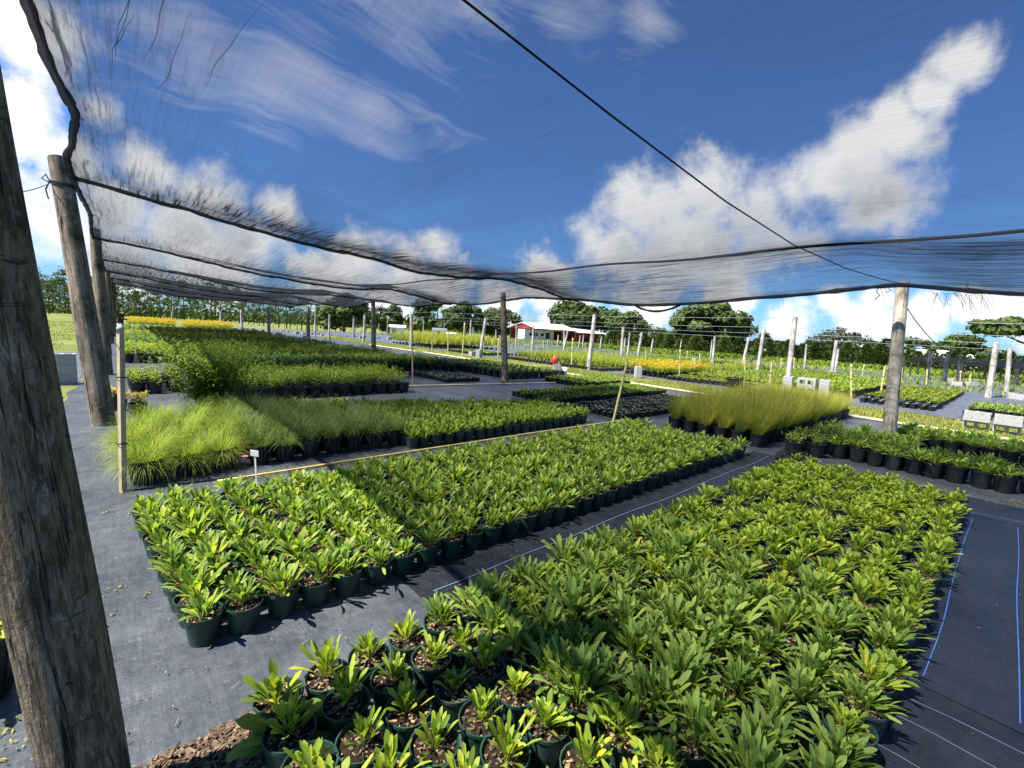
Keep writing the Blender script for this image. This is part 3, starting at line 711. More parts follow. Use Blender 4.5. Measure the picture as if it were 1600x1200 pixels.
# moss and weeds creeping on the cloth
def creep(patches, mat, name, label, size=0.02):
    mb = MB()
    for (x, y, rx, ry, n) in patches:
        for i in range(n):
            a, q = U(0, 6.28), math.sqrt(rng.random())
            px, py = x+rx*q*math.cos(a), y+ry*q*math.sin(a)
            if mnoise.noise((px*9, py*9, 1)) < -0.1: continue
            leaf(mb, (px, py, 0.004), U(0, 6.28), U(0.1, 1.0), size*U(.5, 1.3), size*0.5, 0.6, 2, .2, U(.1, 1))
    o = link(name, mb.mesh(name, [mat], True)); struct(o, 'stuff'); o['label'] = label; o['category'] = 'weeds'
creep([(1.4, 4.83, .55, .07, 260), (2.4, 4.92, .5, .08, 160), (3.4, 4.85, .6, .06, 160), (4.8, 4.8, .8, .06, 120), (-0.06, 2.95, .06, .08, 24), (0.02, 3.1, .04, .05, 14), (0.0, 5.05, .1, .12, 120), (-0.12, 4.55, .06, .05, 50), (0.0, 4.45, .05, .05, 30),
       (6.95, -.1, .25, .5, 260), (7.1, .4, .2, .15, 60), (7.3, -.25, .3, .12, 160), (7.45, -.12, .1, .1, 60), (-.42, 2.15, .12, .25, 120), (-.1, 3.2, .06, .06, 30), (6.6, 10.2, .6, .1, 200), (8.5, 9.95, .9, .1, 200)], 'moss', 'weeds', 'yellowish creeping weeds on seams of the weed cloth')
# bark mulch patch and dry litter
mb = MB()
for i in range(2600):
    t = rng.random(); x = 0.02+0.42*t+U(-.16, .16); y = 1.66+U(-.13, .17)+0.02*t
    if y > 1.84+0.02*math.sin(x*30): continue
    M_ = Matrix.Translation((x, y, U(0.004, 0.03))) @ Matrix.Rotation(U(0, 6.3), 4, 'Z') @ Matrix.Rotation(U(-.5, .5), 4, 'X') @ Matrix.Rotation(U(-.4, .4), 4, 'Y')
    l, w = U(.005, .022), U(.002, .006); mb.box((-l, -w, -.0015), (l, w, .0015), 0, M_, U(0, .62))
o = link('bark_mulch', mb.mesh('bark_mulch', ['chips'])); struct(o, 'stuff'); o['label'] = 'shredded bark mulch heaped beside the first green pots'; o['category'] = 'mulch'
mb = MB()
for i in range(200):
    x, y = U(-.2, 2.2), U(1.85, 2.5)
    if i > 110: x, y = U(-.3, .2), U(2.4, 5)
    if i > 160: x, y = U(2.9, 6.3), U(-.5, .2)
    M_ = Matrix.Translation((x, y, 0.013)) @ Matrix.Rotation(U(0, 6.3), 4, 'Z')
    l, w = U(.002, .009), U(.0008, .002); mb.box((-l, -w, 0), (l, w, .002), 0, M_, U(.3, 1))
for (x, y, a, l) in [(0.62, 2.15, .3, .03), (0.1, 1.98, 1.1, .03), (0.31, 2.05, .5, .035), (0.15, 2.3, -.4, .02)]:
    mb.box((-l*.6, -.0012, 0), (l*.6, .0012, .002), 0, Matrix.Translation((x, y, .008)) @ Matrix.Rotation(a, 4, 'Z'), .9)
o = link('dry_litter', mb.mesh('dry_litter', ['chips'])); struct(o, 'stuff'); o['label'] = 'scattered straw bits and bark flecks on the weed cloth'; o['category'] = 'litter'

# ------------------------------------------------------------------ terrain under and beyond the nursery
def smooth(x, a, b):
    t = min(1, max(0, (x-a)/(b-a))); return t*t*(3-2*t)
def gz(x, y):
    D = math.hypot(x, y)
    return -1.7*(1-math.exp(-max(0, D-42)/30))*smooth(x, 14, 32)
old = bpy.data.objects['ground']; bpy.data.objects.remove(old)
mb = MB(); N = 110; g = []
ax = [math.copysign(abs(i/N*2-1)**2.4*900, i/N*2-1) for i in range(N+1)]
for j in range(N+1):
    g.append([mb.vert((ax[i], ax[j], -0.012+gz(ax[i], ax[j]))) for i in range(N+1)])
for j in range(N):
    for i in range(N): mb.quad(g[j][i], g[j][i+1], g[j+1][i+1], g[j+1][i])
struct(link('ground', mb.mesh('ground', ['ground'], True)))
def ground_at(px, dist):
    d = ray(px, 600); d = Vector((d.x, d.y, 0)).normalized()*dist
    # compensate roll: walk the pixel column to the ground
    for _ in range(4):
        X, Y, _z = proj((d.x, d.y, gz(d.x, d.y)))
        e = ray(px, Y); d = Vector((e.x, e.y, 0)).normalized()*dist
    return Vector((d.x, d.y, gz(d.x, d.y)))

# ------------------------------------------------------------------ posts
def pole_mesh(L, r0, r1, n=18, rough=0.05, seed=0, flare=0.0):
    mb = MB(); R = max(6, int(L/0.12)); rings = []
    for j in range(R+1):
        t = j/R; r = r0+(r1-r0)*t+flare*math.exp(-t*L/0.25); row = []
        for k in range(n):
            a = 2*PI*k/n
            q = 1+rough*mnoise.noise((math.cos(a)*1.6+seed*3.1, math.sin(a)*1.6, t*L*0.9))+rough*0.6*mnoise.noise((math.cos(a)*5+seed, math.sin(a)*5, t*L*0.6))
            row.append(mb.vert((r*q*math.cos(a), r*q*math.sin(a), t*L)))
        rings.append(row)
    for a, b in zip(rings, rings[1:]):
        for k in range(n): mb.quad(a[k], a[(k+1) % n], b[(k+1) % n], b[k])
    cap = [mb.vert(mb.v[i]) for i in rings[-1]]; o = mb.vert((0, 0, L+0.004))
    for k in range(n): mb.tri(o, cap[k], cap[(k+1) % n])
    return mb
def aim(o, p0, p1):
    o.rotation_mode = 'QUATERNION'; o.location = p0
    o.rotation_quaternion = (Vector(p1)-Vector(p0)).to_track_quat('Z', 'Y')
def pole(name, p0, p1, r0, r1, mat, label, cat='post', group=None, seed=0, n=18, rough=0.06):
    p0 = Vector(p0); p1 = Vector(p1); L = (p1-p0).length
    ext = 0.05; p0 = p0-(p1-p0).normalized()*ext
    o = link(name, pole_mesh(L+ext, r0, r1, n, rough, seed).mesh(name, [mat], True)); aim(o, p0, p1)
    return tag(o, label, cat, group)
GP = 'round timber posts holding the shade cloth'
b1 = at(150, 1280); p1t = EYE+ray(-88, 90)*(1.80/ray(-88, 90).y)
d1 = (p1t-b1); post1 = pole('timber_post', b1-d1.normalized()*0.02, b1+d1*1.75, 0.098, 0.093, 'mossy', 'thick mossy brown timber post close beside the first pots', 'post', GP, 1, 28, 0.07)
b2 = at(162, 663); t2 = tall(92, 248, b2)
post2 = pole('timber_post', b2, t2, 0.135, 0.112, 'post', 'leaning brown timber post tied with cord, behind feathery grass', 'post', GP, 2, 22)
b3 = at(166, 585); t3 = tall(148, 358, b3)
post3 = pole('timber_post', b3, t3, 0.13, 0.10, 'post', 'brown timber post standing beyond the corded leaning post', 'post', GP, 3, 20)
for i, v in enumerate((20.4, 26.6, 32.8, 39.0)):
    nm = ['third pole past', 'fourth pole past', 'fifth pole past', 'sixth pole past'][i]
    pole('timber_post', (-0.42, v, 0), (-0.48+0.05*i, v, 3.1), 0.11, 0.09, 'post', f'timber post in the tall row, {nm} the corded leaning one', 'post', GP, 4+i, 14)
b4 = at(1387, 698); t4 = tall(1411, 441, b4)
post4 = pole('timber_post', b4, t4, 0.102, 0.084, 'post_tan', 'pale grey timber post rising from the strap-leaved pots', 'post', GP, 11, 22)
b5 = at(789, 597); t5 = tall(786, 458, b5)
post5 = pole('timber_post', b5, t5, 0.100, 0.085, 'post', 'grey-brown timber post on cloth behind small tray of pots', 'post', GP, 12, 20)
for i, (bx, by, tx, ty) in enumerate([(584, 553, 583, 470), (482, 533, 481.5, 480), (420.5, 526, 419.5, 482), (378, 519, 377, 484), (268, 500, 271, 478), (345, 514, 345, 486)]):
    bb = at(bx, by)
    pole('timber_post', bb, tall(tx, ty, bb), 0.12, 0.10, 'post' if i < 2 else 'post_grey', 'timber post in the inner row, ' + nth(i+1) + ' beyond the one by the trays', 'post', GP, 20+i, 14)
# cord and tie wire on post 2
ax2 = (t2-b2).normalized(); zc = b2+ax2*((t2-b2).length*0.90)
mb = MB()
for k in range(3):
    mb.tube([zc+ax2*(0.02*k)+Vector((0.125*math.cos(a), 0.125*math.sin(a), 0.03*math.sin(a))) for a in [i*PI/8 for i in range(17)]], 0.007, 6)
mb.tube([zc+Vector((-0.13, -0.02, 0)), zc+Vector((-0.20, -0.05, 0.03)), zc+Vector((-0.16, -0.03, 0.10)), zc+Vector((-0.13, 0, 0.02)), zc+Vector((-0.17, -0.04, -0.1)), zc+Vector((-0.15, -0.02, -0.22))], 0.009, 6)
o = link('cord', mb.mesh('cord', ['rope'], True)); tag(o, 'black cord wrapped and knotted near the top of leaning post', 'cord')
mb = MB(); q0 = zc+Vector((-0.14, -0.03, -0.02)); q1 = Vector((-0.75, 4.4, 2.25))
mb.tube([q0.lerp(q1, i/8)+Vector((0, 0, -0.06*math.sin(i/8*PI))) for i in range(9)], 0.006, 6)
o = link('guy_wire', mb.mesh('guy_wire', ['wire'], True)); tag(o, 'thin grey guy wire running down from the corded post', 'wire')

# ------------------------------------------------------------------ shade cloth
VC = [1.55, 8.05, 14.25, 20.4, 26.6, 32.8, 39.0]
def lerp_tab(x, tab):
    if x <= tab[0][0]: return tab[0][1]
    for (a, p), (b, q) in zip(tab, tab[1:]):
        if x <= b:
            t = (x-a)/(b-a); t = t*t*(3-2*t)*0.5+t*0.5
            return p+(q-p)*t
    return tab[-1][1]
ZU = [(-0.5, 3.22), (0.5, 3.13), (1.6, 3.01), (3.0, 2.86), (4.4, 2.77), (5.5, 2.76), (6.65, 2.86), (7.6, 2.76), (8.6, 2.66), (9.35, 2.62)]
HL = [(-6, -0.42), (1.55, -0.40), (3.0, -0.33), (4.4, -0.31), (5.4, -0.23), (6.3, -0.30), (7.1, -0.39), (8.05, -0.42), (11, -0.36), (14.25, -0.45), (17, -0.40), (20.4, -0.48), (26, -0.5), (44, -0.6)]
RV = [-7.0, 1.42, 10.3, 20.5, 31.0, 40.0]
def hem_u(v): return lerp_tab(v, HL)
def bay(v, tab):
    for a, b in zip(tab, tab[1:]):
        if a <= v <= b: return (v-a)/(b-a)
    return 0.0
def netz(u, v):
    z = lerp_tab(u, ZU)
    t = bay(v, [-4.7]+VC+[43.0])
    mid = smooth(u, -0.4, 2.5)*(1-0.5*smooth(u, 7, 9.3))
    z -= ((0.13+0.10*smooth(v, 8, 16))*mid+0.02)*math.sin(PI*t**1.5)
    tr = bay(v, RV)
    z -= 0.17*smooth(u, 6.9, 9.3)*math.sin(PI*tr)
    z += 0.05*smooth(u, 8.5, 9.3)*(1-math.sin(PI*tr))
    z += 0.025*mnoise.noise((u*0.8, v*0.8, 4.0))+0.012*mnoise.noise((u*3.0, v*0.9, 9.0))
    return z
def extra_cover(u, v):
    f = 0.0
    for k, c in enumerate(VC[1:]):
        d = v-c
        f = max(f, (0.30+0.70*smooth(u, 0.2, 3.5))*(math.exp(d/(0.95+(c-8)*0.2)) if d < 0 else 0.5*math.exp(-d/0.5)))
    f = max(f, 0.72*smooth(v, 13, 26))  # grazing-view darkening of the far cloth, put in as denser cover
    hl = u-hem_u(v)
    f = max(f, 0.55*math.exp(-hl/0.28)); f = max(f, 0.55*math.exp(-(9.35-u)/0.35))
    f = max(f, 0.12*math.exp(-((u-0.35)/0.25)**2-((v-3.6)/1.0)**2))
    if u <= 6.62: f = max(f, 0.50*math.exp((u-6.62)/0.8)*smooth(v, -3, 0))
    if u > 6.6: f = max(f, 0.30*smooth(v, 6, 0)+0.42*math.exp(-(u-6.6)/0.5))
    f = max(f, 0.8*math.exp(-((u-5.6)/1.7)**2-((v-7.4)/1.3)**2)); f = max(f, 0.42*smooth(u, 4.2, 6.2)*smooth(v, 2.0, 5.0))
    return min(1, f+0.12*max(0, mnoise.noise((u*1.5, v*0.7, 20))))
def net_mesh(name, us, vs, mat, off=0.0, zf=netz):
    V, C, UV = [], [], []
    for v in vs:
        h = hem_u(v)
        for s_ in us:
            u = h+(9.35-h)*s_
            V.append((u, v, zf(u, v)+off)); C.append(extra_cover(u, v)); UV.append((u, v))
    n, m = len(us), len(vs)
    Q = [(j*n+i, j*n+i+1, (j+1)*n+i+1, (j+1)*n+i) for j in range(m-1) for i in range(n-1)]
    me = mesh_np(name, np.array(V), np.array(Q), np.zeros((0, 3), int), np.zeros(len(Q), int), np.zeros(0, int), np.zeros(len(V)), [mat], True)
    a = me.attributes.new('fold', 'FLOAT', 'POINT'); a.data.foreach_set('value', np.array(C, dtype=np.float32))
    uvl = me.uv_layers.new(name='cloth'); vi = np.empty(len(me.loops), dtype=np.int32); me.loops.foreach_get('vertex_index', vi)
    uvl.data.foreach_set('uv', np.array(UV, dtype=np.float32)[vi].ravel())
    return me
us = [i/110 for i in range(111)]
vs = [-4.6+0.09*i for i in range(230)]
vs += [vs[-1]+0.2*(i+1) for i in range(int((42.5-vs[-1])/0.2))]
net = link('shade_cloth', None); net.location = (0, 0, 0)
tag(net, 'black knitted shade cloth stretched overhead between the timber posts', 'shade cloth')
link('cloth_panel', net_mesh('cloth_panel', us, vs, 'net'), net)
def ragged_tube(mb, pts, r, seed):
    rad = [r*(0.75+0.6*abs(mnoise.noise((i*0.37, seed, 1)))+0.25*mnoise.noise((i*1.3, seed, 2))) for i in range(len(pts))]
    mb.tube(pts, rad, 8)
mb = MB(); pts = [(hem_u(v), v, netz(hem_u(v), v)-0.01) for v in [-4.5+0.12*i for i in range(390)]]
ragged_tube(mb, pts, 0.036, 3); link('hem', mb.mesh('hem', ['net_dense'], True), net)
mb = MB(); pts = [(9.35+0.02*mnoise.noise((v, 1, 1)), v, netz(9.35, v)-0.015) for v in [-6+0.12*i for i in range(400)] if v < 42.5]
ragged_tube(mb, pts, 0.040, 5); link('hem', mb.mesh('hem', ['net_dense'], True), net)
# bunched cloth hanging in a shallow belly along each seam
for k, c in enumerate(VC[1:]):
    Lk = 3.0+0.05*(c-8); V, C, UV = [], [], []; nu, nv = 90, 16
    for j in range(nv+1):
        w = j/nv; v = c-Lk*(1-w)
        for i in range(nu+1):
            u = hem_u(c)+0.02+(9.25-hem_u(c))*i/nu
            amp = (0.38+0.62*smooth(u, 0.1, 2.6))*(1-0.55*smooth(u, 6.6, 8.8))*(0.8+0.5*mnoise.noise((u*0.5, c, 12)))
            drop = (0.15+0.02*k)*amp*(w**2.0)+0.02*w*mnoise.noise((u*3.5, v*1.5, 17))
            V.append((u, v-0.06*w*amp, netz(u, v)-0.012-drop)); C.append(min(1, max(0, (w**1.8)*amp*2.3+0.10*mnoise.noise((u*2.5, v*0.8, 23))*w))); UV.append((u, v))
    n = nu+1; Q = [(j*n+i, j*n+i+1, (j+1)*n+i+1, (j+1)*n+i) for j in range(nv) for i in range(nu)]
    me = mesh_np('gathered_belly', np.array(V), np.array(Q), np.zeros((0, 3), int), np.zeros(len(Q), int), np.zeros(0, int), np.zeros(len(V)), ['net_gather'], True)
    a = me.attributes.new('fold', 'FLOAT', 'POINT'); a.data.foreach_set('value', np.array(C, dtype=np.float32))
    uvl = me.uv_layers.new(name='cloth'); vi = np.empty(len(me.loops), dtype=np.int32); me.loops.foreach_get('vertex_index', vi)
    uvl.data.foreach_set('uv', np.array(UV, dtype=np.float32)[vi].ravel())
    link('gathered_belly', me, net)
    mb = MB(); p = V[nv*n:(nv+1)*n]; ragged_tube(mb, p, 0.032, 60+k); link('gathered_seam', mb.mesh('gathered_seam', ['net_dense'], True), net)
# a second flap of cloth that droops beyond the long inner cable
V = []; FU = [6.62+0.10*i for i in range(28)]; FV = [-5+0.1*i for i in range(65)]
def flapz(u, v): return netz(u, v)-0.015-0.05*math.sin(PI*min(1, (u-6.6)/2.7))-0.03*abs(mnoise.noise((u*2.2, v*1.3, 31)))
hm = hem_u
mbv = []
V, C, UV = [], [], []
for v in FV:
    for u in FU:
        if v > 1.2: v_ = v+0.35*mnoise.noise((u*1.1, 3, 3))*(v-1.2)/0.2
        else: v_ = v
        V.append((u, v_, flapz(u, v_))); C.append(min(1, (0.38+0.7*abs(mnoise.noise((u*1.2, v*0.8, 40))))*smooth(v+0.5*mnoise.noise((u*1.4, 2, 2)), 1.45, 0.55))); UV.append((u, v))
n, m_ = len(FU), len(FV)
Q = [(j*n+i, j*n+i+1, (j+1)*n+i+1, (j+1)*n+i) for j in range(m_-1) for i in range(n-1)]
me = mesh_np('drooping_flap', np.array(V), np.array(Q), np.zeros((0, 3), int), np.zeros(len(Q), int), np.zeros(0, int), np.zeros(len(V)), ['net'], True)
a = me.attributes.new('fold', 'FLOAT', 'POINT'); a.data.foreach_set('value', np.array(C, dtype=np.float32))
uvl = me.uv_layers.new(name='cloth'); vi = np.empty(len(me.loops), dtype=np.int32); me.loops.foreach_get('vertex_index', vi)
uvl.data.foreach_set('uv', np.array(UV, dtype=np.float32)[vi].ravel())
me.materials[0] = MT['net_gather']; link('drooping_flap', me, net)
# folded wrinkles in the cloth
def on_net(px, py):
    d = ray(px, py); t = 1.0/d.z if d.z > 0 else 5
    for _ in range(12):
        p = EYE+d*t; t = (netz(p.x, p.y)-H)/d.z
    return EYE+d*t
mb = MB()
for (px, py, L) in [(577, 15, .22), (742, 22, .22), (758, 122, .2), (853, 155, .20), (857, 207, .2), (826, 252, .28)]:
    c = on_net(px, py); prev = None
    for i in range(9):
        t = i/8-0.5; v = c.y+t*L; u = c.x+0.03*t*L
        w = 0.009*(1-4*t*t)+0.0003; z = netz(u, v)-0.006
        a = (mb.vert((u-w, v, z)), mb.vert((u+w*0.2, v, z-w*1.3)), mb.vert((u+w, v, z)))
        if prev: mb.quad(prev[0], prev[1], a[1], a[0]); mb.quad(prev[1], prev[2], a[2], a[1])
        prev = a
link('wrinkle', mb.mesh('wrinkle', ['net_thin'], True), net)['kind'] = 'stuff'
mb = MB(); R = random.Random(88)
for i in range(6):
    u0, v0, L = R.uniform(0.02, 0.62), R.uniform(2.3, 3.3), R.uniform(0.7, 1.5); ph = R.uniform(0, 6)
    pts = [(u0-0.10*t+0.010*math.sin(t*6+ph)+0.005*math.sin(t*15+ph), v0+t*L, netz(u0-0.10*t, v0+t*L)-0.010) for t in [j/22 for j in range(23)]]
    mb.tube(pts, [0.0020*math.sin(PI*(0.05+0.9*j/22)) for j in range(23)], 4, cap=False)
link('rumple', mb.mesh('rumple', ['net_half'], True), net)['kind'] = 'stuff'
# loose frayed strands
def strands(pts, n, L, seed, spread=0.1, rad=0.0022):
    R = random.Random(seed); mb = MB()
    for i in range(n):
        p = Vector(R.choice(pts))+Vector((R.uniform(-spread, spread)*0.3, R.uniform(-spread, spread), 0)); q = [p]
        dx, dy = R.uniform(-.5, .5), R.uniform(-.8, .3); l = L*R.uniform(.3, 1.1)
        for j in range(6):
            t = (j+1)/6
            q.append(p+Vector((dx*l*t*(1-0.3*t), dy*l*t, -l*t*(0.35+0.65*t)+0.02*math.sin(j*2+i))))
        mb.tube(q, [rad*(1-0.12*j) for j in range(7)], 4, cap=False)
    return mb
link('frayed_strands', strands([(9.36, 0.55+0.06*i, netz(9.35, 0.6)-0.03) for i in range(8)], 46, 0.42, 3).mesh('frayed_strands', ['net_dense'], True), net)['kind'] = 'stuff'
link('frayed_strands', strands([(9.36, v, netz(9.35, v)-0.03) for v in (1.7, 2.0, 3.1, 4.4, 5.2, 6.6, 8.8, 10.1, 10.6, 15.2, 18.5, 20.2)], 26, 0.30, 4, 0.05, 0.004).mesh('frayed_strands', ['net_dense'], True), net)['kind'] = 'stuff'
# rolled tail of cloth hanging from the edge
mb = MB(); p = []
for i in range(15):
    t = i/14; v = 6.3-1.15*t; p.append((9.35, v, netz(9.35, v)-0.03-0.13*math.sin(PI*t)**0.8))
ragged_tube(mb, p, 0.030, 44); link('rolled_tail', mb.mesh('rolled_tail', ['net_dense'], True), net)
# support cables
def cable(pts, r, label, mat='rope'):
    mb = MB(); mb.tube(pts, r, 6); o = link('support_cable', mb.mesh('support_cable', [mat], True)); tag(o, label, 'cable', 'cables under the shade cloth'); return o
P1 = [(-0.25, 1.55, 3.1), (0.86, 1.5, 2.79), (1.9, 1.5, 2.68), (3.2, 1.5, 2.565), (4.62, 1.5, 2.50), (6.3, 1.48, 2.51), (8.0, 1.46, 2.585), (9.35, 1.42, 2.66)]
pp = []
for a, b in zip(P1, P1[1:]):
    for i in range(4): pp.append(Vector(a).lerp(Vector(b), i/4))
pp.append(Vector(P1[-1])); cable(pp, 0.0050, 'taut black cable crossing overhead to the pale grey post')
cable([(6.62, -5+0.5*i, 2.835+0.02*math.sin(i)) for i in range(40)]+[(6.62, 15.2, 2.83), (6.62, 15.3, 2.83)], 0.020, 'long black cable running under the cloth beyond the seedling blocks')
for k, c in enumerate(VC[2:]):
    cable([(hem_u(c)+(9.3-hem_u(c))*i/20, c+0.06, netz(hem_u(c)+(9.3-hem_u(c))*i/20, c)-0.05) for i in range(21)], 0.008, f'black cross cable under the cloth, {nth(k+1)} beyond the corded post bay')
mb = MB(); q0 = t4+Vector((0.05, -0.05, -0.35)); q1 = at(1544, 620)+Vector((0, 0, 1.9))
mb.tube([q0.lerp(q1, i/16)+Vector((0, 0, -1.1*math.sin(i/16*PI)*(1-i/16)*0.9)) for i in range(17)], 0.008, 5)
o = link('drooping_cord', mb.mesh('drooping_cord', ['rope'], True)); tag(o, 'slack grey cord drooping away from the pale grey post', 'cord')
# cloth tie strings round the grey post
mb = MB(); z4 = netz(9.35, 1.5)
for dv, l in ((0.28, .22), (0.14, .1), (-0.75, .1)):
    p0 = Vector((9.36, 1.42+dv, z4-0.02)); mb.tube([p0, p0+Vector((.01, .03, -l*.4)), p0+Vector((0, -.02, -l*.7)), p0+Vector((0, .03, -l))], 0.007, 5)
o = link('tie_string', mb.mesh('tie_string', ['rope'], True)); tag(o, 'short black tie strings dangling from cloth edge by grey post', 'string')

# ------------------------------------------------------------------ stakes, pipes, blocks and small things
def nozzle(mb, top, k=1.0):
    pass
GS = 'pale irrigation stakes among the beds'
n_st = 0
def stake(bx, by, tx, ty, r, mat='stake', label=None, top='head'):
    global n_st
    n_st += 1
    b = at(bx, by); t = tall(tx, ty, b); L = (t-b).length
    mb = MB(); mb.lathe([(r, -0.03), (r, L)], 8); mb.disc(r, L, 8)
    mb.lathe([(r*1.35, L*0.60), (r*1.35, L*0.62)], 8, 1)
    if top == 'head':
        mb.lathe([(r*1.5, L), (r*1.7, L+r*2), (r*0.7, L+r*3.4), (r*0.7, L+r*5)], 8, 0)
        mb.lathe([(r*1.2, L+r*5), (r*1.2, L+r*6)], 8, 1); mb.disc(r*1.2, L+r*6, 8, 1)
    o = link('irrigation_stake', mb.mesh('irrigation_stake', [mat, 'dark'], True)); aim(o, b, t)
    tag(o, label or f'thin pale irrigation stake standing in the field beds', 'stake', GS)
# the near sprinkler
b = at(192, 768); t = tall(188, 522, b); L = (t-b).length
sp = link('sprinkler_stake', None); sp.location = b; sp.rotation_mode = 'QUATERNION'; sp.rotation_quaternion = Vector((0, 0, 1)).rotation_difference(t-b) @ Matrix.Rotation(math.radians(32), 3, 'Z').to_quaternion()
tag(sp, 'square wooden stake with white coupling and sprinkler head by grass', 'sprinkler')
mb = MB(); w = 0.019; mb.box((-w, -w, -0.04), (w, w, L)); link('stake', mb.mesh('stake', ['pale_wood']), sp)
mb = MB(); mb.tube([(0.030, 0.012, -0.02), (0.030, 0.012, L-0.05), (0.0, 0.0, L+0.02)], 0.009, 8); link('riser_pipe', mb.mesh('riser_pipe', ['dark'], True), sp)
mb = MB(); mb.lathe([(0.001, L+0.0), (0.021, L+0.0), (0.021, L+0.03), (0.026, L+0.032), (0.026, L+0.06), (0.021, L+0.062), (0.019, L+0.10), (0.001, L+0.10)], 14); link('coupling', mb.mesh('coupling', ['concrete'], True), sp)
mb = MB(); mb.lathe([(0.001, L+0.10), (0.024, L+0.10), (0.022, L+0.12), (0.014, L+0.125), (0.014, L+0.14)], 12)
mb.box((-0.028, -0.006, L+0.125), (-0.020, 0.006, L+0.175)); mb.box((0.020, -0.006, L+0.125), (0.028, 0.006, L+0.175)); mb.box((-0.028, -0.006, L+0.168), (0.028, 0.006, L+0.178))
mb.lathe([(0.004, L+0.14), (0.019, L+0.155), (0.004, L+0.165)], 10); mb.box((0.028, -0.005, L+0.13), (0.055, 0.005, L+0.14)); link('sprinkler_head', mb.mesh('sprinkler_head', ['dark'], True), sp)
mb = MB(); mb.lathe([(0.036, L*0.30), (0.036, L*0.308)], 10); mb.lathe([(0.036, L*0.72), (0.036, L*0.728)], 10); link('cable_tie', mb.mesh('cable_tie', ['dark'], True), sp)
# leaning stake past block two
b = at(956, 668); t = tall(980, 565, b); ls = link('leaning_stake', None); L = (t-b).length
ls.location = b; ls.rotation_mode = 'QUATERNION'; ls.rotation_quaternion = (t-b).to_track_quat('Z', 'Y')
tag(ls, 'leaning yellowed stake with black riser at end of leafy block', 'stake')
mb = MB(); mb.lathe([(0.022, -0.03), (0.022, L)], 10); mb.disc(0.022, L, 10); mb.lathe([(0.03, L-0.06), (0.03, L)], 10); link('stake', mb.mesh('stake', ['stake'], True), ls)
mb = MB(); mb.tube([(0.03, -0.01, 0.0), (0.03, -0.01, L*0.70)], 0.013, 8); link('riser_pipe', mb.mesh('riser_pipe', ['dark'], True), ls)
STK = [(645, 600, 644, 500, .020), (893, 574, 895, 532, .028), (1009, 565, 1009.5, 545, .03), (1061, 592, 1063, 550, .026), (1092, 572, 1094, 552, .03),
        (1164, 585, 1164, 561, .028), (1202, 611, 1206, 565, .030), (1330, 623, 1330, 573, .024), (1376, 615, 1383, 572, .028), (1347, 587, 1350, 573, .035), (1406, 608, 1410, 574, .028),
        (722, 560, 726, 508, .030), (515, 555, 515, 525, .026), (756, 550, 756, 520, .02), (1447, 604, 1449, 577, .03), (1500, 601, 1501, 583, .035), (1515, 598, 1517, 584, .035), (700, 548, 700, 520, .03),
        (675, 547, 676, 515, .028), (778, 557, 779, 532, .03), (592, 523, 592, 505, .03), (1180, 575, 1182, 560, .03), (1220, 574, 1221, 560, .035), (1240, 583, 1241, 562, .03), (427, 521, 427, 503, .03), (445, 528, 445, 500, .02), (546, 530, 546, 513, .03), (855, 550, 856, 533, .03), (850, 547, 849, 531, .03), (1073, 565, 1074, 551, .03), (915, 545, 915, 535, .03), (193, 520, 192, 490, .03)]
for i, (bx, by, tx, ty, r) in enumerate(STK):
    rk = sum(1 for q in STK if q[0] < bx)+1
    stake(bx, by, tx, ty, r, 'stake' if i % 3 else 'pale_wood', f'thin irrigation stake between nursery beds, {nth(rk)} counted from the thick mossy post', 'head' if i % 2 else 'plain')
GF = 'weathered posts in the open field'
FPS = [(642, 544, 642.5, 492, .13), (734, 540, 736, 500, .12), (739, 537, 739.5, 511, .10), (750, 556, 759, 497, .13), (775, 538, 775, 515, .10), (806, 543, 807, 506, .10), (831, 550, 834, 508, .12),
        (492, 526, 493, 490, .12), (514, 529, 515, 491, .12), (551.5, 528, 553, 497, .13), (568, 535, 570, 492, .14), (605, 527, 605.5, 500, .07), (655, 517, 656, 503, .09), (661, 523, 661.7, 500, .11), (694, 525, 694, 506, .10),
        (919.4, 577.5, 929.4, 491, .145), (881, 549, 882, 515, .12), (880, 550, 887.5, 516, .12), (871, 541, 872.5, 523, .10), (904, 542, 907, 524, .09), (910, 542, 912, 523, .09), (937.5, 545, 940, 526, .11), (970, 566, 974, 511, .13), (975, 548, 977, 528, .10),
        (980, 561, 984, 520, .10), (996, 560, 1003, 520, .14), (1017, 551, 1020.6, 529, .12), (1062, 550, 1065, 531, .09), (1113, 569, 1117, 526, .12), (1110, 560, 1112.5, 531, .09), (1160, 574, 1170, 527.5, .14), (1183, 585, 1193.5, 515, .14),
        (1229, 612, 1242.5, 496, .13), (1256.6, 576, 1260, 537.5, .10), (1299, 586, 1307, 532, .14), (1304, 585, 1310, 545, .12), (1387, 579, 1392, 554, .09), (1544, 621, 1557, 535, .145), (1572.5, 612, 1578, 544, .13)]
for i, (bx, by, tx, ty, r) in enumerate(FPS):
    rk = sum(1 for q in FPS if q[0] < bx)+1
    bb = at(bx, by)
    lab = {15: 'tall silvered post with wires above the cloth path, before the barn', 32: 'tall split silvered post standing beside the cinder block stack', 31: 'dark-topped silvered post with a wooden brace', 37: 'broad silvered post beside white blocks near the dark shade house', 3: 'leaning silvered post beside two white blocks'}.get(i, f'silvered post out in the field beds, {nth(rk)} counted from the thick mossy post')
    pole('field_post', bb, tall(tx, ty, bb), r*0.72, r*0.60, 'post_grey', lab, 'post', GF if i not in (15, 32, 31, 37, 3) else None, 40+i, 10, 0.05)
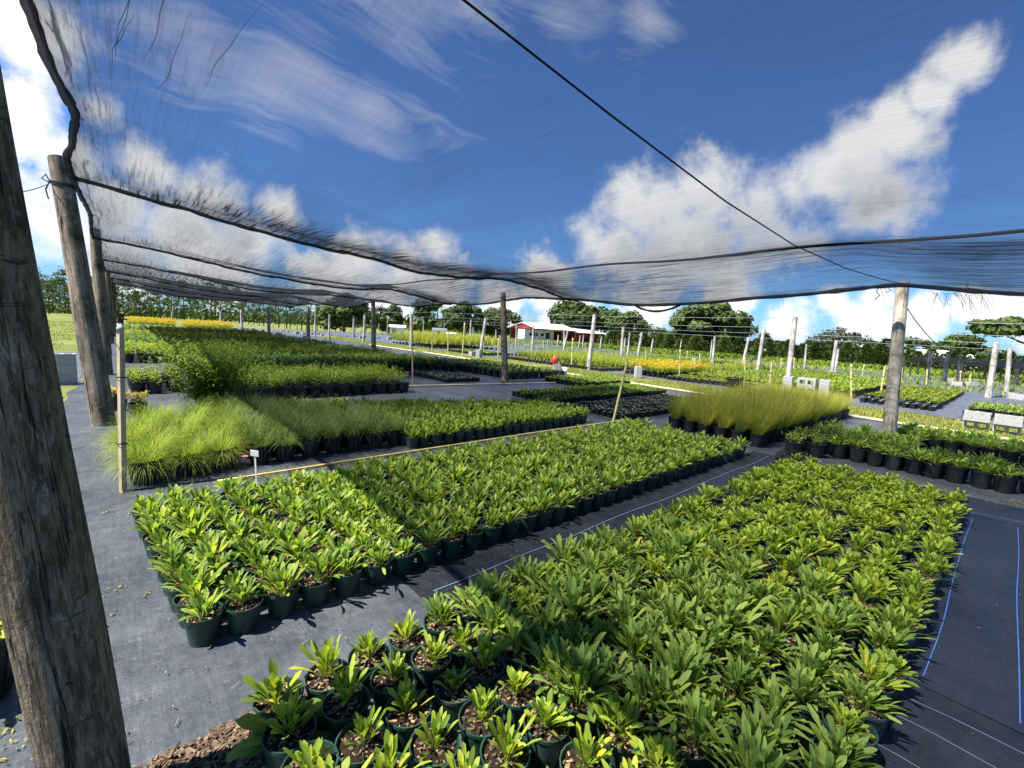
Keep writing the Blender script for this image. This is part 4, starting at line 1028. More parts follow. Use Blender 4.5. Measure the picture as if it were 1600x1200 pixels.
# brace
b = at(1172, 568); mb = MB(); mb.tube([at(1171, 567)+Vector((0, 0, 0.05)), tall(1195, 546, at(1183, 585))], 0.07, 8)
tag(link('brace_pole', mb.mesh('brace_pole', ['post_grey'], True)), 'slanting pale brace propped against the dark-topped post', 'brace')
# strung wires
for i, (u, y) in enumerate([(16.6, 503), (18.4, 523), (21.0, 536), (25.0, 546)]):
    d = ray(1600, y); t = u/d.x; z = H+d.z*t
    mb = MB(); mb.tube([(u, -6+2.0*j, z-0.05*abs(math.sin(j*0.55))) for j in range(22)], 0.0065, 4)
    tag(link('strung_wire', mb.mesh('strung_wire', ['wire'], True)), f'thin wire strung along the field posts, {nth(i+1)} of the level wires', 'wire', 'level wires over the field')
# pipes on the ground
def pipe(pts, r, mat, label):
    mb = MB(); mb.tube(pts, r, 8); tag(link('irrigation_pipe', mb.mesh('irrigation_pipe', [mat], True)), label, 'pipe')
pipe([(x, 4.86+0.02*mnoise.noise((x*0.7, 1, 1))-0.02*max(0, x-4), 0.018) for x in [0.62+0.2*i for i in range(33)]], 0.0115, 'hose', 'yellowed water pipe lying along the leafy block')
pipe([(12.78+0.004*v+0.05*mnoise.noise((v*0.2, 1, 2)), v, 0.03) for v in [-4+0.5*i for i in range(54)]], 0.030, 'straw_pipe', 'bleached pipe along the turf strip behind straw grass')
pipe([(12.7+0.05*mnoise.noise((v*0.2, 1, 2)), v, 0.03) for v in [23+0.5*i for i in range(14)]], 0.028, 'straw_pipe', 'bleached pipe end lying by the far shrub rows')
pipe([(5.2+0.3*i, 10.25-0.045*i, 0.02) for i in range(24)], 0.016, 'straw_pipe', 'pale pipe lying at the foot of the middle timber post')
# cinder blocks
def block_mesh():
    mb = MB(); a, b, h = 0.20, 0.10, 0.20
    xs = [-a, -a+0.052, -0.03, 0.03, a-0.052, a]; ys = [-b, -b+0.05, b-0.05, b]
    hole = lambda i, j: j == 1 and i in (1, 3)
    for z, fl in ((0, True), (h, False)):
        for i in range(5):
            for j in range(3):
                if hole(i, j): continue
                q = [(xs[i], ys[j], z), (xs[i+1], ys[j], z), (xs[i+1], ys[j+1], z), (xs[i], ys[j+1], z)]
                mb.face(q[::-1] if fl else q)
    for q in ([(-a, -b), (a, -b)], [(a, -b), (a, b)], [(a, b), (-a, b)], [(-a, b), (-a, -b)]):
        (x0, y0), (x1, y1) = q; mb.face([(x0, y0, 0), (x1, y1, 0), (x1, y1, h), (x0, y0, h)])
    for i in (1, 3):
        x0, x1, y0, y1 = xs[i], xs[i+1], ys[1], ys[2]
        for (p, q) in (((x0, y0), (x0, y1)), ((x0, y1), (x1, y1)), ((x1, y1), (x1, y0)), ((x1, y0), (x0, y0))):
            mb.face([(p[0], p[1], 0), (q[0], q[1], 0), (q[0], q[1], h), (p[0], p[1], h)])
    return mb.mesh('cinder_block', ['concrete'])
BM = block_mesh(); first_block = None
def block(x, y, z, rz, label, group=None, tip=0, sc=1.0):
    """tip 0: cells up; 1: lying so that the cells face sideways"""
    o = link('cinder_block', BM); o.scale = (sc, sc, sc)
    o.rotation_euler = (PI/2 if tip == 1 else 0, 0, rz)
    if tip == 2: o.rotation_euler = (0, PI/2, rz)
    o.location = (x, y, z+(0.10*sc if tip == 1 else (0.20*sc if tip == 2 else 0)))
    tag(o, label, 'cinder block', group)
# pair under the end of the turf strip
for i, (y, w) in enumerate([(0.50, 'narrower'), (0.05, 'wider')]):
    block(13.75, y, 0.0, PI/2, f'{w} lower cinder block of the pair before bright-green seedlings', None, 1)
    block(13.72, y, 0.205, PI/2, f'{w} upper cinder block of the pair before bright-green seedlings', None, 0)
# stack beside the split post
q = 17.0
for (dy, z, tip, nm) in [(5.15, 0, 0, 'lower end block next to the post'), (5.15, .27, 0, 'upper end block next to the post'), (4.62, 0, 1, 'lower middle block showing its cells'), (4.62, .27, 1, 'upper middle block showing its cells'), (4.10, 0, 0, 'lower far block'), (4.10, .27, 0, 'upper far block')]:
    block(q, dy, z, PI/2 if tip == 1 else 0.2, f'{nm} in the cinder stack beside split post', None, tip, 1.32)
for (px, py, n, nm, rz) in [(869, 586, 2, 'under the red fuel can', .9), (748, 559, 2, 'by the leaning field post', .6), (739, 556, 1, 'lying by the leaning field post', .2), (996, 590, 2, 'before the yellow flowers', .8), (1084, 570, 2, 'behind the yellow flowers', .4), (478, 535, 2, 'by the row of poles', .9), (435, 524, 1, 'near the far poles', .3),
                        (310, 516, 1, 'between the yellow flower beds', .5)]:
    p = at(px, py)
    for k in range(n):
        block(p.x, p.y, k*0.215, rz, f'cinder block {nm}, ' + ['bottom of its pile', 'second of its pile', 'third of its pile', 'top of its pile'][k], None, 0, 1.05 if n > 1 else 1.2)
for (px, py, i) in [(1485, 597, 0), (1496, 603, 1), (1519, 603, 2), (1578, 622, 3), (1590, 624, 4)]:
    p = at(px, py); block(p.x, p.y, 0, 0.3+i, 'whitish cinder block lying before the dark shade house, ' + nth(i+1) + ' along', None, 0, 1.05)
for k, z in enumerate((0, .205, .41)):
    for j in range(2): block(-0.95-0.42*j, 12.7, z, 0.02, f'cinder block beside the corded post, {["bottom", "middle", "top"][k]} course, {["inner", "outer"][j]} end', None, 0, 1.0)
for i in range(26):
    px = 330+i*11+U(-4, 4); p = at(px, 508+0.0*i+(px-330)*0.068+U(-1, 1)+4)
    if p: block(p.x, p.y, 0, U(0, 3), 'pale block in the long row lying before the far woods', 'pale blocks laid in a row by the woods', 0, U(.8, 1.2))
# red fuel can on top of the pile
p = at(869, 586); fc = link('fuel_can', None); fc.location = (p.x-0.10, p.y+0.02, 0.428); fc.rotation_euler = (0, 0, .9); fc.scale = (.85, .85, .85)
tag(fc, 'red plastic fuel can standing on top of grey blocks', 'fuel can')
mb = MB(); mb.lathe([(0.001, 0), (0.12, 0), (0.14, 0.03), (0.14, 0.20), (0.10, 0.27), (0.04, 0.29), (0.001, 0.29)], 16); link('can_body', mb.mesh('can_body', ['red'], True), fc)
mb = MB(); mb.tube([(-0.09, 0, 0.25), (-0.09, 0, 0.33), (0.05, 0, 0.36), (0.08, 0, 0.27)], 0.018, 8); link('handle', mb.mesh('handle', ['red'], True), fc)
mb = MB(); mb.lathe([(0.001, 0.29), (0.035, 0.29), (0.035, 0.33), (0.001, 0.335)], 12); link('cap', mb.mesh('cap', ['pvc'], True), fc)
mb = MB(); mb.lathe([(0.001, 0), (0.10, 0), (0.13, 0.30), (0.001, 0.30)], 16); o = link('white_bucket', mb.mesh('white_bucket', ['pvc'], True)); o.location = (p.x+0.22, p.y-0.2, 0.0); tag(o, 'pale bucket standing beside the red fuel can', 'bucket')
# big tub
p = at(1147, 607); tb = link('plant_tub', None); tb.location = p; tag(tb, 'big empty black plant tub behind the straw grass', 'tub')
mb = MB(); mb.lathe([(0.001, 0.002), (0.20, 0.002), (0.255, 0.36)], 24); mb.lathe([(0.24, 0.36), (0.19, 0.06), (0.001, 0.05)], 24); link('tub_wall', mb.mesh('tub_wall', ['black_pot'], True), tb)
mb = MB(); mb.lathe([(0.255, 0.33), (0.275, 0.335), (0.275, 0.375), (0.238, 0.375)], 24); link('rim', mb.mesh('rim', ['black_pot'], True), tb)
# pot at the picture's edge, beside the thick post
gp = link('ribbed_pot', None); gp.location = (-0.52, 2.60, 0); tag(gp, 'large ribbed black pot of weeds beside the thick mossy post', 'potted plant')
link('pot', pot_mb(0.15, 0.27, 26, True).mesh('pot', ['black_pot'], True), gp); link('soil', soil_mb(0.138, 0.228, 40, 77).mesh('soil', ['soil', 'chips']), gp)
link('foliage', rosette(901, 40, 0.20, 0.05, 0.3, 1.35, 0.23, 0.09, 0.1, (.3, 1), 0, .9, 6, 3).mesh('foliage', ['seed_leaf'], True), gp)
gp = link('ribbed_pot', None); gp.location = (-0.60, 3.02, 0); tag(gp, 'ribbed black pot behind the large weedy pot', 'potted plant')
link('pot', pot_mb(0.15, 0.27, 26, True).mesh('pot', ['black_pot'], True), gp); link('foliage', rosette(902, 44, 0.24, 0.05, 0.3, 1.35, 0.23, 0.09, 0.1, (.3, 1), 0, .9, 6, 3).mesh('foliage', ['seed_leaf'], True), gp)
# weed with broad leaves at the pots' foot
wd = rosette(905, 22, 0.20, 0.075, 0.15, 0.9, 0.02, 0.03, 0.12, (0.05, 0.5), 0, 0.9, 7, 2, 0.5)
o = link('broad_weed', wd.mesh('broad_weed', ['deep_leaf'], True)); o.location = (0.40, 1.62, 0.02); tag(o, 'dark broad-leaved weed growing at foot of the first pots', 'weed')
# tall shrub clump
k = bush(910, 10000, 1.0, 1.06, 0.08, 0.065, 0.026, (0.0, 0.78), 0, 44, 3)
ts = link('tall_shrub', None); ts.location = (0.98, 8.25, 0); tag(ts, 'tall bushy green shrub behind the feathery grass', 'shrub')
link('foliage', k.mesh('foliage', ['shrub'], True), ts)
mb = MB(); R = random.Random(5)
for i in range(16):
    a, q = R.uniform(0, 6.28), R.uniform(.1, .5); mb.tube([(q*.4*math.cos(a), q*.4*math.sin(a), 0.1), (q*math.cos(a), q*math.sin(a), R.uniform(.8, 1.25))], [0.007, 0.003], 5)
link('stem', mb.mesh('stem', ['bark'], True), ts)['kind'] = 'stuff'
link('pot', pot_mb(0.2, 0.28, 24).mesh('pot', ['black_pot'], True), ts)
for i, (x, y, s_) in enumerate([(0.12, 8.55, .9), (-0.10, 9.2, .7), (0.18, 11.2, 1.0)]):
    o = link('variegated_shrub', None); o.location = (x, y, 0); tag(o, ['yellow-leaved low shrub between leaning post and tall shrub', 'small pale shrub right behind the leaning post', 'bright low shrub beyond the tall bushy shrub'][i], 'shrub')
    link('foliage', bush(920+i, 260, 0.24*s_, 0.26*s_, 0.16, 0.06, 0.026, (0.4, 1), 0, 9, 3).mesh('foliage', ['moss' if i < 2 else 'lime'], True), o); link('pot', pot_mb(0.12, 0.2, 18).mesh('pot', ['black_pot'], True), o)
# plant tag, red flag, pink flower
p = at(402, 775); o = link('plant_tag', None); o.location = p; o.rotation_euler = (0.12, 0.05, -0.85); tag(o, 'small blank white tag on a stick among leafy plants', 'tag')
mb = MB(); mb.box((-.008, -.002, 0), (.008, .002, .40)); link('stick', mb.mesh('stick', ['pvc']), o)
mb = MB(); mb.box((-.038, -.006, .385), (.038, -.002, .44)); link('card', mb.mesh('card', ['pvc']), o)
p = at(513, 932); o = link('red_flag', None); o.location = p; tag(o, 'small red flower-shaped marker on wire before leafy pots', 'marker')
mb = MB(); mb.tube([(0, 0, 0), (.002, 0, .10), (0, .002, .155)], .0016, 5); link('wire_stem', mb.mesh('wire_stem', ['dark'], True), o)
mb = MB()
for k in range(5): leaf(mb, (0, 0, .15), k*1.257, .55, .035, .022, .9, 4, .3)
link('petals', mb.mesh('petals', ['red'], True), o)
p = at(384, 775); o = link('pink_flower', None); o.location = p; tag(o, 'single pink blossom beside the white tag', 'flower')
mb = MB(); mb.tube([(0, 0, .1), (0, 0, .36)], .002, 5); link('stem', mb.mesh('stem', ['grass'], True), o)
mb = MB()
for k in range(6): leaf(mb, (0, 0, .36), k*1.05, .5, .028, .018, .8, 3, .3)
link('petals', mb.mesh('petals', ['pink'], True), o)
p = at(421, 612); o = link('white_card', None); o.location = p; o.rotation_euler = (0, 0, -.85); tag(o, 'low white card leaning before the willowy shrubs', 'tag')
mb = MB(); mb.box((-.08, -.004, .02), (.08, .004, .10)); link('card', mb.mesh('card', ['pvc']), o); mb = MB(); mb.box((-.008, -.003, 0), (.008, .003, .04)); link('stick', mb.mesh('stick', ['pvc']), o)
# empty wire tray
tr = link('wire_tray', None); tr.location = (7.03, 1.98, 0); tr.rotation_euler = (0, 0, .05); tag(tr, 'empty open black plastic tray beside the bushy pots', 'tray')
mb = MB()
for s_ in (-1, 1):
    for z in (.004, .05, .095): mb.box((-.20, s_*.13-.004, z-.004), (.20, s_*.13+.004, z+.004)); mb.box((s_*.20-.004, -.13, z-.004), (s_*.20+.004, .13, z+.004))
    for i in range(9): mb.box((-.20+.05*i-.003, s_*.13-.003, 0), (-.20+.05*i+.003, s_*.13+.003, .1))
    for i in range(6): mb.box((s_*.20-.003, -.13+.052*i-.003, 0), (s_*.20+.003, -.13+.052*i+.003, .1))
link('rim', mb.mesh('rim', ['black_pot']), tr)
mb = MB()
for i in range(9): mb.box((-.20+.05*i-.004, -.13, .002), (-.20+.05*i+.004, .13, .008))
for i in range(6): mb.box((-.2, -.13+.052*i-.004, .003), (.2, -.13+.052*i+.004, .009))
link('floor_grid', mb.mesh('floor_grid', ['black_pot']), tr)

# ------------------------------------------------------------------ trees
def crown_mb(seed, rx, ry, rz, n, size, clumps=26, shell=0.55, m=0, flat=0.0, lo=-0.75):
    R = random.Random(seed); mb = MB(); cl = []
    while len(cl) < clumps:
        p = Vector((R.gauss(0, 1), R.gauss(0, 1), R.gauss(0, 1))).normalized()*(shell+(1-shell)*R.random())
        if p.z < lo: continue
        cl.append((Vector((p.x*rx, p.y*ry, p.z*rz)), R.uniform(0.22, 0.42)))
    for i in range(n):
        c, r = cl[i % clumps]
        d = Vector((R.gauss(0, 1), R.gauss(0, 1), R.gauss(0, 0.8)))
        d = d.normalized()*(R.random()**0.45)
        p = c+Vector((d.x*rx, d.y*ry, d.z*rz*1.0))*r
        nn = (d+Vector((R.uniform(-.7, .7), R.uniform(-.7, .7), R.uniform(-.2, .9)))).normalized()
        a = nn.orthogonal().normalized(); b = nn.cross(a); th = R.uniform(0, 6.28)
        a, b = a*math.cos(th)+b*math.sin(th), b*math.cos(th)-a*math.sin(th)
        s_ = size*R.uniform(.5, 1.3); col = R.uniform(.1, .9)
        mb.face([p-a*s_, p-b*s_*.6, p+a*s_, p+b*s_*.6], m, col)
    return mb, cl
def tree(name, base, height, width, seed, mat, label, n=2600, size=None, trunk=0.06, shell=.55, clumps=28, group=None, aspect=None, flat=False, tr=None):
    rx = width/2; ch = height*(1-trunk)
    o = link(name, None); o.location = base; o.rotation_euler = (0, 0, seed*1.7)
    tag(o, label, 'tree', group)
    mb, cl = crown_mb(seed, rx*.82, rx*.82, ch/2*.80, n, size or width*0.035, clumps, shell, 0, 0, -0.2 if flat else -.75)
    if flat: pass
    c = link('crown', mb.mesh('crown', [mat]), o); c.location = (0, 0, height*trunk+ch/2)
    tm = MB(); r0 = tr or height*0.028
    tm.tube([(0, 0, -.1), (r0*.5, 0, height*trunk*.6), (0, r0*.4, height*(trunk+.25)), (0, 0, height*.8)], [r0*1.3, r0, r0*.7, r0*.2], 8)
    R = random.Random(seed)
    for i in range(7):
        p = R.choice(cl)[0]; q = p+Vector((0, 0, height*trunk+ch/2)); s0 = Vector((0, 0, height*(trunk*R.uniform(.7, 1.0)+.05)))
        tm.tube([s0, s0.lerp(q, .5)+Vector((0, 0, -.05*height)), q], [r0*.5, r0*.33, r0*.1], 5)
    link('trunk', tm.mesh('trunk', ['bark'], True), o)
    return o
def tree_px(name, px, top, half, D, seed, mat, label, **k):
    base = ground_at(px, D); zf = proj(base)[2]
    t = tall(px, top, base); w = 2*half/F*zf*1.2; k['n'] = int(k.get('n', 2600)*1.5)
    return tree(name, base, (t.z-base.z)*1.12, w, seed, mat, label, **k)
tree_px('oak_tree', 538, 466, 42, 88, 1, 'tree', 'dark oak before the woods, behind the second inner pole', n=3200)
tree_px('oak_tree', 607, 478, 24, 100, 2, 'tree', 'rounded oak above the small white shed', n=2600)
tree_px('oak_tree', 682, 469, 44, 92, 3, 'tree', 'broad dark oak behind the red-doored shed', n=3600)
tree_px('oak_tree', 724, 475, 34, 96, 13, 'tree', 'oak joined to the broad one behind red-doored shed', n=2800)
tree_px('oak_tree', 777, 483, 32, 100, 4, 'tree', 'oak standing behind the middle timber post', n=2600)
tree_px('oak_tree', 905, 468, 44, 102, 5, 'tree', 'tall spreading oak rising behind the barn roof', n=4600)
tree_px('oak_tree', 975, 484, 32, 96, 6, 'tree', 'oak past the end of the red barn', n=3000)
tree_px('oak_tree', 1100, 476, 60, 90, 7, 'tree', 'great round oak, the largest over the field', n=6500, clumps=44)
tree_px('oak_tree', 1036, 512, 26, 104, 8, 'tree', 'low oak between barn end and great round oak', n=1800)
tree_px('grey_tree', 1312, 512, 42, 110, 9, 'greytree', 'thin airy grey-leaved tree above the cedar hedge', n=1900, clumps=40, size=.30)
tree_px('oak_tree', 1445, 528, 40, 112, 10, 'tree', 'dense rounded tree behind the dark shade house', n=3000)
tree_px('oak_tree', 1505, 526, 40, 112, 11, 'tree', 'second dense rounded tree behind the dark shade house', n=3000)
tree_px('umbrella_tree', 1605, 504, 66, 100, 12, 'tree', 'flat-topped umbrella tree past the dark shade house', n=4200, trunk=.52, flat=True, clumps=40)
# cedar hedge
def cedar_mb(seed):
    R = random.Random(seed); mb = MB()
    for i in range(1300):
        t = R.random()**1.15; z = 0.06+0.94*t; r = 0.24*(1-t)**0.75*R.uniform(.45, 1.05)+.01; a = R.uniform(0, 6.28)
        p = Vector((r*math.cos(a), r*math.sin(a), z)); s_ = .045*R.uniform(.5, 1.3)
        o_ = Vector((math.cos(a), math.sin(a), R.uniform(.2, 1.4))).normalized(); b = o_.orthogonal().normalized(); th = R.uniform(0, 6.28); b = b*math.cos(th)+o_.cross(b)*math.sin(th)
        mb.face([p-b*s_*.5, p+o_*s_*.2, p+b*s_*.5, p+o_*s_*1.4], 0, R.uniform(.05, .9))
    return mb
CM = [cedar_mb(950+i).mesh('cedar_crown', ['cedar']) for i in range(4)]
tmb = MB(); tmb.tube([(0, 0, -.02), (0, 0, .8)], [.018, .006], 6); TMesh = tmb.mesh('cedar_trunk', ['bark'], True)
ce0 = None
xs = [940+13*i for i in range(9)]+[1010+15*i for i in range(8)]+[1060+10*i for i in range(38)]+[1430+20*i for i in range(9)]
for i, px in enumerate(xs):
    D = 84+U(-5, 6); base = ground_at(px, D); zf = proj(base)[2]
    hor = 514.8+0.0556*(px-804)
    top = hor-4+U(-5, 5) if px > 1150 else hor-2+U(-5, 4)
    if px in (1190, 1260): top -= 9
    if 1350 < px < 1385: top -= 9
    t = tall(px, top, base); h = max(1.5, t.z-base.z)
    if ce0 is None:
        ce0 = r = link('cedar_tree', None); kids = [link('crown', CM[0], r), link('trunk', TMesh, r)]; ks = kids
    else:
        r = ce0.copy(); COL.objects.link(r); ks = []
        for k in kids: c = k.copy(); COL.objects.link(c); c.parent = r; ks.append(c)
    ks[0].data = CM[i % 4]; r.location = base; r.scale = (h*1.9*U(.85, 1.2), h*1.9*U(.85, 1.2), h); r.rotation_euler = (0, 0, U(0, 6.28))
    tag(r, f'dark conical cedar in the hedge beyond the field, {nth(i+1) if i < 59 else "among the last"} from the barn', 'tree', 'dark conical cedars in a hedge')
# woods behind the cloth: pines with bare trunks
def pine_mb(seed):
    R = random.Random(seed); mb = MB(); cl = []
    for i in range(15):
        z = R.uniform(.42, .98); a = R.uniform(0, 6.28); q = R.uniform(.02, .17)*(1.15-z)*2.0; cl.append((Vector((q*math.cos(a), q*math.sin(a), z)), R.uniform(.05, .10)))
    for i in range(700):
        c, r = cl[i % 15]; d = Vector((R.gauss(0, 1), R.gauss(0, 1), R.gauss(0, .7)))*.55
        p = c+d*r; nn = Vector((R.uniform(-1, 1), R.uniform(-1, 1), R.uniform(-.3, 1))).normalized(); a = nn.orthogonal().normalized(); b = nn.cross(a); s_ = .022*R.uniform(.5, 1.3)
        mb.face([p-a*s_, p-b*s_*.5, p+a*s_, p+b*s_*.5], 0, R.uniform(.1, .9))
    return mb
PM = [pine_mb(970+i).mesh('pine_crown', ['tree']) for i in range(5)]
tmb = MB(); tmb.tube([(0, 0, -.02), (.006, 0, .4), (0, .004, .95)], [.014, .010, .003], 6); PT = tmb.mesh('pine_trunk', ['bark'], True)
pi0 = None
for i in range(64):
    px = 60+i*8.4+U(-3, 3); D = U(96, 130); base = ground_at(px, D); zf = proj(base)[2]
    hor = 514.8+0.0556*(px-804); h = max(5.0, (hor-(426+0.085*px)+U(-16, 14))/F*zf+1.6)
    if pi0 is None:
        pi0 = r = link('pine_tree', None); kids = [link('crown', PM[0], r), link('trunk', PT, r)]; ks = kids
    else:
        r = pi0.copy(); COL.objects.link(r); ks = []
        for k in kids: c = k.copy(); COL.objects.link(c); c.parent = r; ks.append(c)
    ks[0].data = PM[i % 5]; r.location = base; r.scale = (h*1.25, h*1.25, h); r.rotation_euler = (0, 0, U(0, 6.28))
    tag(r, f'slender pine in the woods seen under the cloth, {nth(i+1) if i < 59 else "one of the last"} along', 'tree', 'slender pines in the far woods')
mb = MB()
for i in range(13000):
    px = U(30, 800); D = U(108, 135); d = ray(px, 500); d = Vector((d.x, d.y, 0)).normalized()*D
    p = Vector((d.x, d.y, abs(rng.gauss(0, 1.2)))); nn = Vector((U(-1, 1), U(-1, 1), U(-.2, 1))).normalized(); a = nn.orthogonal().normalized(); b = nn.cross(a); s_ = U(.15, .5)
    mb.face([p-a*s_, p-b*s_*.6, p+a*s_, p+b*s_*.6], 0, U(0, .8))
o = link('undergrowth', mb.mesh('undergrowth', ['tree'])); struct(o, 'stuff'); o['label'] = 'dark scrub filling the woods between pine trunks'; o['category'] = 'undergrowth'

# ------------------------------------------------------------------ buildings
def bld(px, D): return ground_at(px, D)
Rb, Eb, Lb = bld(836, 84), bld(897, 90), bld(792, 91)
zx = (Eb-Rb); zx.z = 0; Lx = zx.length; zx.normalize(); zy = Vector((-zx.y, zx.x, 0))
if (Lb-Rb).dot(zy) < 0: zy = -zy
Wy = abs((Lb-Rb).dot(zy)); zb = Rb.z
def bm(p, q, z): return Rb+zx*p+zy*q+Vector((0, 0, z))
def zat(px, py, base): return tall(px, py, base).z-zb
zev = zat(832, 513, Rb); zrg = zat(808, 503.5, bm(0, Wy*.5, 0)); Lr = Lx
sh = link('open_shed', None); tag(sh, 'open pole shed with white gabled roof sheltering a white camper', 'shed')
def slab(parent, name, P, th, mat):
    mb = MB(); nrm = (P[1]-P[0]).cross(P[3]-P[0]).normalized()*th
    T_ = [p+nrm for p in P]; mb.face(P[::-1]); mb.face(T_)
    for i in range(4): mb.face([P[i], P[(i+1) % 4], T_[(i+1) % 4], T_[i]])
    return link(name, mb.mesh(name, [mat]), parent)
ov = .4
slab(sh, 'roof', [bm(-ov, -ov, zev-.05), bm(Lr+ov, -ov, zev-.05), bm(Lr+ov, Wy/2, zrg), bm(-ov, Wy/2, zrg)], .08, 'white')
slab(sh, 'roof', [bm(Lr+ov, Wy+ov, zev-.05), bm(-ov, Wy+ov, zev-.05), bm(-ov, Wy/2, zrg), bm(Lr+ov, Wy/2, zrg)], .08, 'white')
mb = MB(); mb.face([bm(-.1, 0, zev-.1), bm(-.1, Wy, zev-.1), bm(-.1, Wy/2, zrg-.1)]); mb.face([bm(-.16, 0, zev-.1), bm(-.16, Wy/2, zrg-.1), bm(-.16, Wy, zev-.1)]); link('gable', mb.mesh('gable', ['barn']), sh)
for p in (0, Lr*.33, Lr*.66, Lr):
    for q in (0, Wy):
        mb = MB(); mb.tube([bm(p, q, 0), bm(p, q, zev)], .09, 8); link('shed_post', mb.mesh('shed_post', ['post_grey'], True), sh)
slab(sh, 'wall', [bm(0, Wy-.15, 0), bm(Lr, Wy-.15, 0), bm(Lr, Wy-.15, zev), bm(0, Wy-.15, zev)], .06, 'barn')
# camper
cp = link('camper', None); tag(cp, 'long white camper trailer parked inside the open shed', 'camper')
def cbox(name, p0, p1, q0, q1, z0, z1, mat, bev=0):
    mb = MB(); P = [bm(p, q, z) for z in (z0, z1) for q in (q0, q1) for p in (p0, p1)]
    for f in ((0, 2, 3, 1), (4, 5, 7, 6), (0, 1, 5, 4), (2, 6, 7, 3), (0, 4, 6, 2), (1, 3, 7, 5)): mb.face([P[k] for k in f])
    o = link(name, mb.mesh(name, [mat]), cp)
    m = o.modifiers.new('soft', 'BEVEL'); m.width = bev or .02; m.segments = 3; return o
zc = min(zev-.25, 3.3); y0 = Wy*.22
cbox('body', -1.2, Lr*.60, y0, y0+2.3, .55, zc, 'white', .18)
for (a, b_, c, d) in [(-.1, .75, .62, .80), (1.0, 1.85, .62, .80), (2.7, 3.3, .62, .80), (Lr*.60-1.9, Lr*.60-.9, .45, .85)]:
    o = cbox('window', a, b_, y0-.04, y0-.005, zc*c, zc*d, 'glass')
cbox('stripe', -1.1, Lr*.58, y0-.015, y0-.003, zc*.40, zc*.44, 'tan')
for p in (1.8, 2.7):
    mb = MB(); c0 = bm(p, y0+.02, .36); mb.tube([c0, c0+zy*.22], .36, 16); link('wheel', mb.mesh('wheel', ['dark'], True), cp)
# barn
bn = link('red_barn', None); tag(bn, 'dark red barn with low white roof joining the open shed', 'barn')
E2 = bld(940, 96); Lb2 = (E2-Rb).dot(zx); zb1 = zat(897, 519, Eb); zb2 = zat(917, 514.5, bm((Lr+Lb2)/2, Wy*.5, 0))
slab(bn, 'wall', [bm(Lr+.3, .3, 0), bm(Lb2, .3, 0), bm(Lb2, .3, zb1), bm(Lr+.3, .3, zb1)], .1, 'barn')
slab(bn, 'wall', [bm(Lb2, .3, 0), bm(Lb2, Wy, 0), bm(Lb2, Wy, zb1), bm(Lb2, .3, zb1)], .1, 'barn')
slab(bn, 'wall', [bm(Lr+.3, Wy, 0), bm(Lr+.3, .3, 0), bm(Lr+.3, .3, zb1), bm(Lr+.3, Wy, zb1)], .1, 'barn')
slab(bn, 'roof', [bm(Lr, -.2, zb1-.1), bm(Lb2+.4, -.2, zb1-.1), bm(Lb2+.4, Wy*.55, zb2), bm(Lr, Wy*.55, zb2)], .08, 'white')
slab(bn, 'roof', [bm(Lb2+.4, Wy+.2, zb1-.1), bm(Lr, Wy+.2, zb1-.1), bm(Lr, Wy*.55, zb2), bm(Lb2+.4, Wy*.55, zb2)], .08, 'white')
for a in (.35, .7):
    p = Lr+(Lb2-Lr)*a; slab(bn, 'door', [bm(p, .18, 0), bm(p+1.3, .18, 0), bm(p+1.3, .18, zb1*.72), bm(p, .18, zb1*.72)], .05, 'dark')
# small sheds
def hut(px0, px1, D, ytop, label, door=None, roof='white'):
    a, b_ = bld(px0, D), bld(px1, D); d = (b_-a); d.z = 0; L = d.length; d.normalize(); n_ = Vector((-d.y, d.x, 0))
    if n_.dot(a) < 0: n_ = -n_
    h = tall(px0, ytop, a).z-a.z; o = link('small_shed', None); tag(o, label, 'shed')
    G = lambda p, q, z: a+d*p+n_*q+Vector((0, 0, z))
    mb = MB(); W = L*.8
    for (p, q, r, s_) in ((0, 0, L, 0), (L, 0, L, W), (L, W, 0, W), (0, W, 0, 0)): mb.face([G(p, q, -.3), G(r, s_, -.3), G(r, s_, h*.86), G(p, q, h*.86)])
    link('wall', mb.mesh('wall', ['white']), o)
    mb = MB(); e = .2
    mb.face([G(-e, -e, h*.84), G(L+e, -e, h*.84), G(L+e, W/2, h), G(-e, W/2, h)]); mb.face([G(L+e, W+e, h*.84), G(-e, W+e, h*.84), G(-e, W/2, h), G(L+e, W/2, h)]); link('roof', mb.mesh('roof', [roof]), o)
    if door:
        slab(o, 'door', [G(L*door[0], -.02, -.2), G(L*door[1], -.02, -.2), G(L*door[1], -.02, h*.78), G(L*door[0], -.02, h*.78)], -.06, door[2])
hut(609, 632, 80, 507, 'small plain white shed among yellow-green reeds', (.15, .4, 'tan'))
hut(676, 696, 82, 512, 'small white shed with a bright red door', (.25, .55, 'red'), 'wire')
hut(698, 710, 80, 519, 'low white hut beside the red-doored shed', (.3, .6, 'tan'))
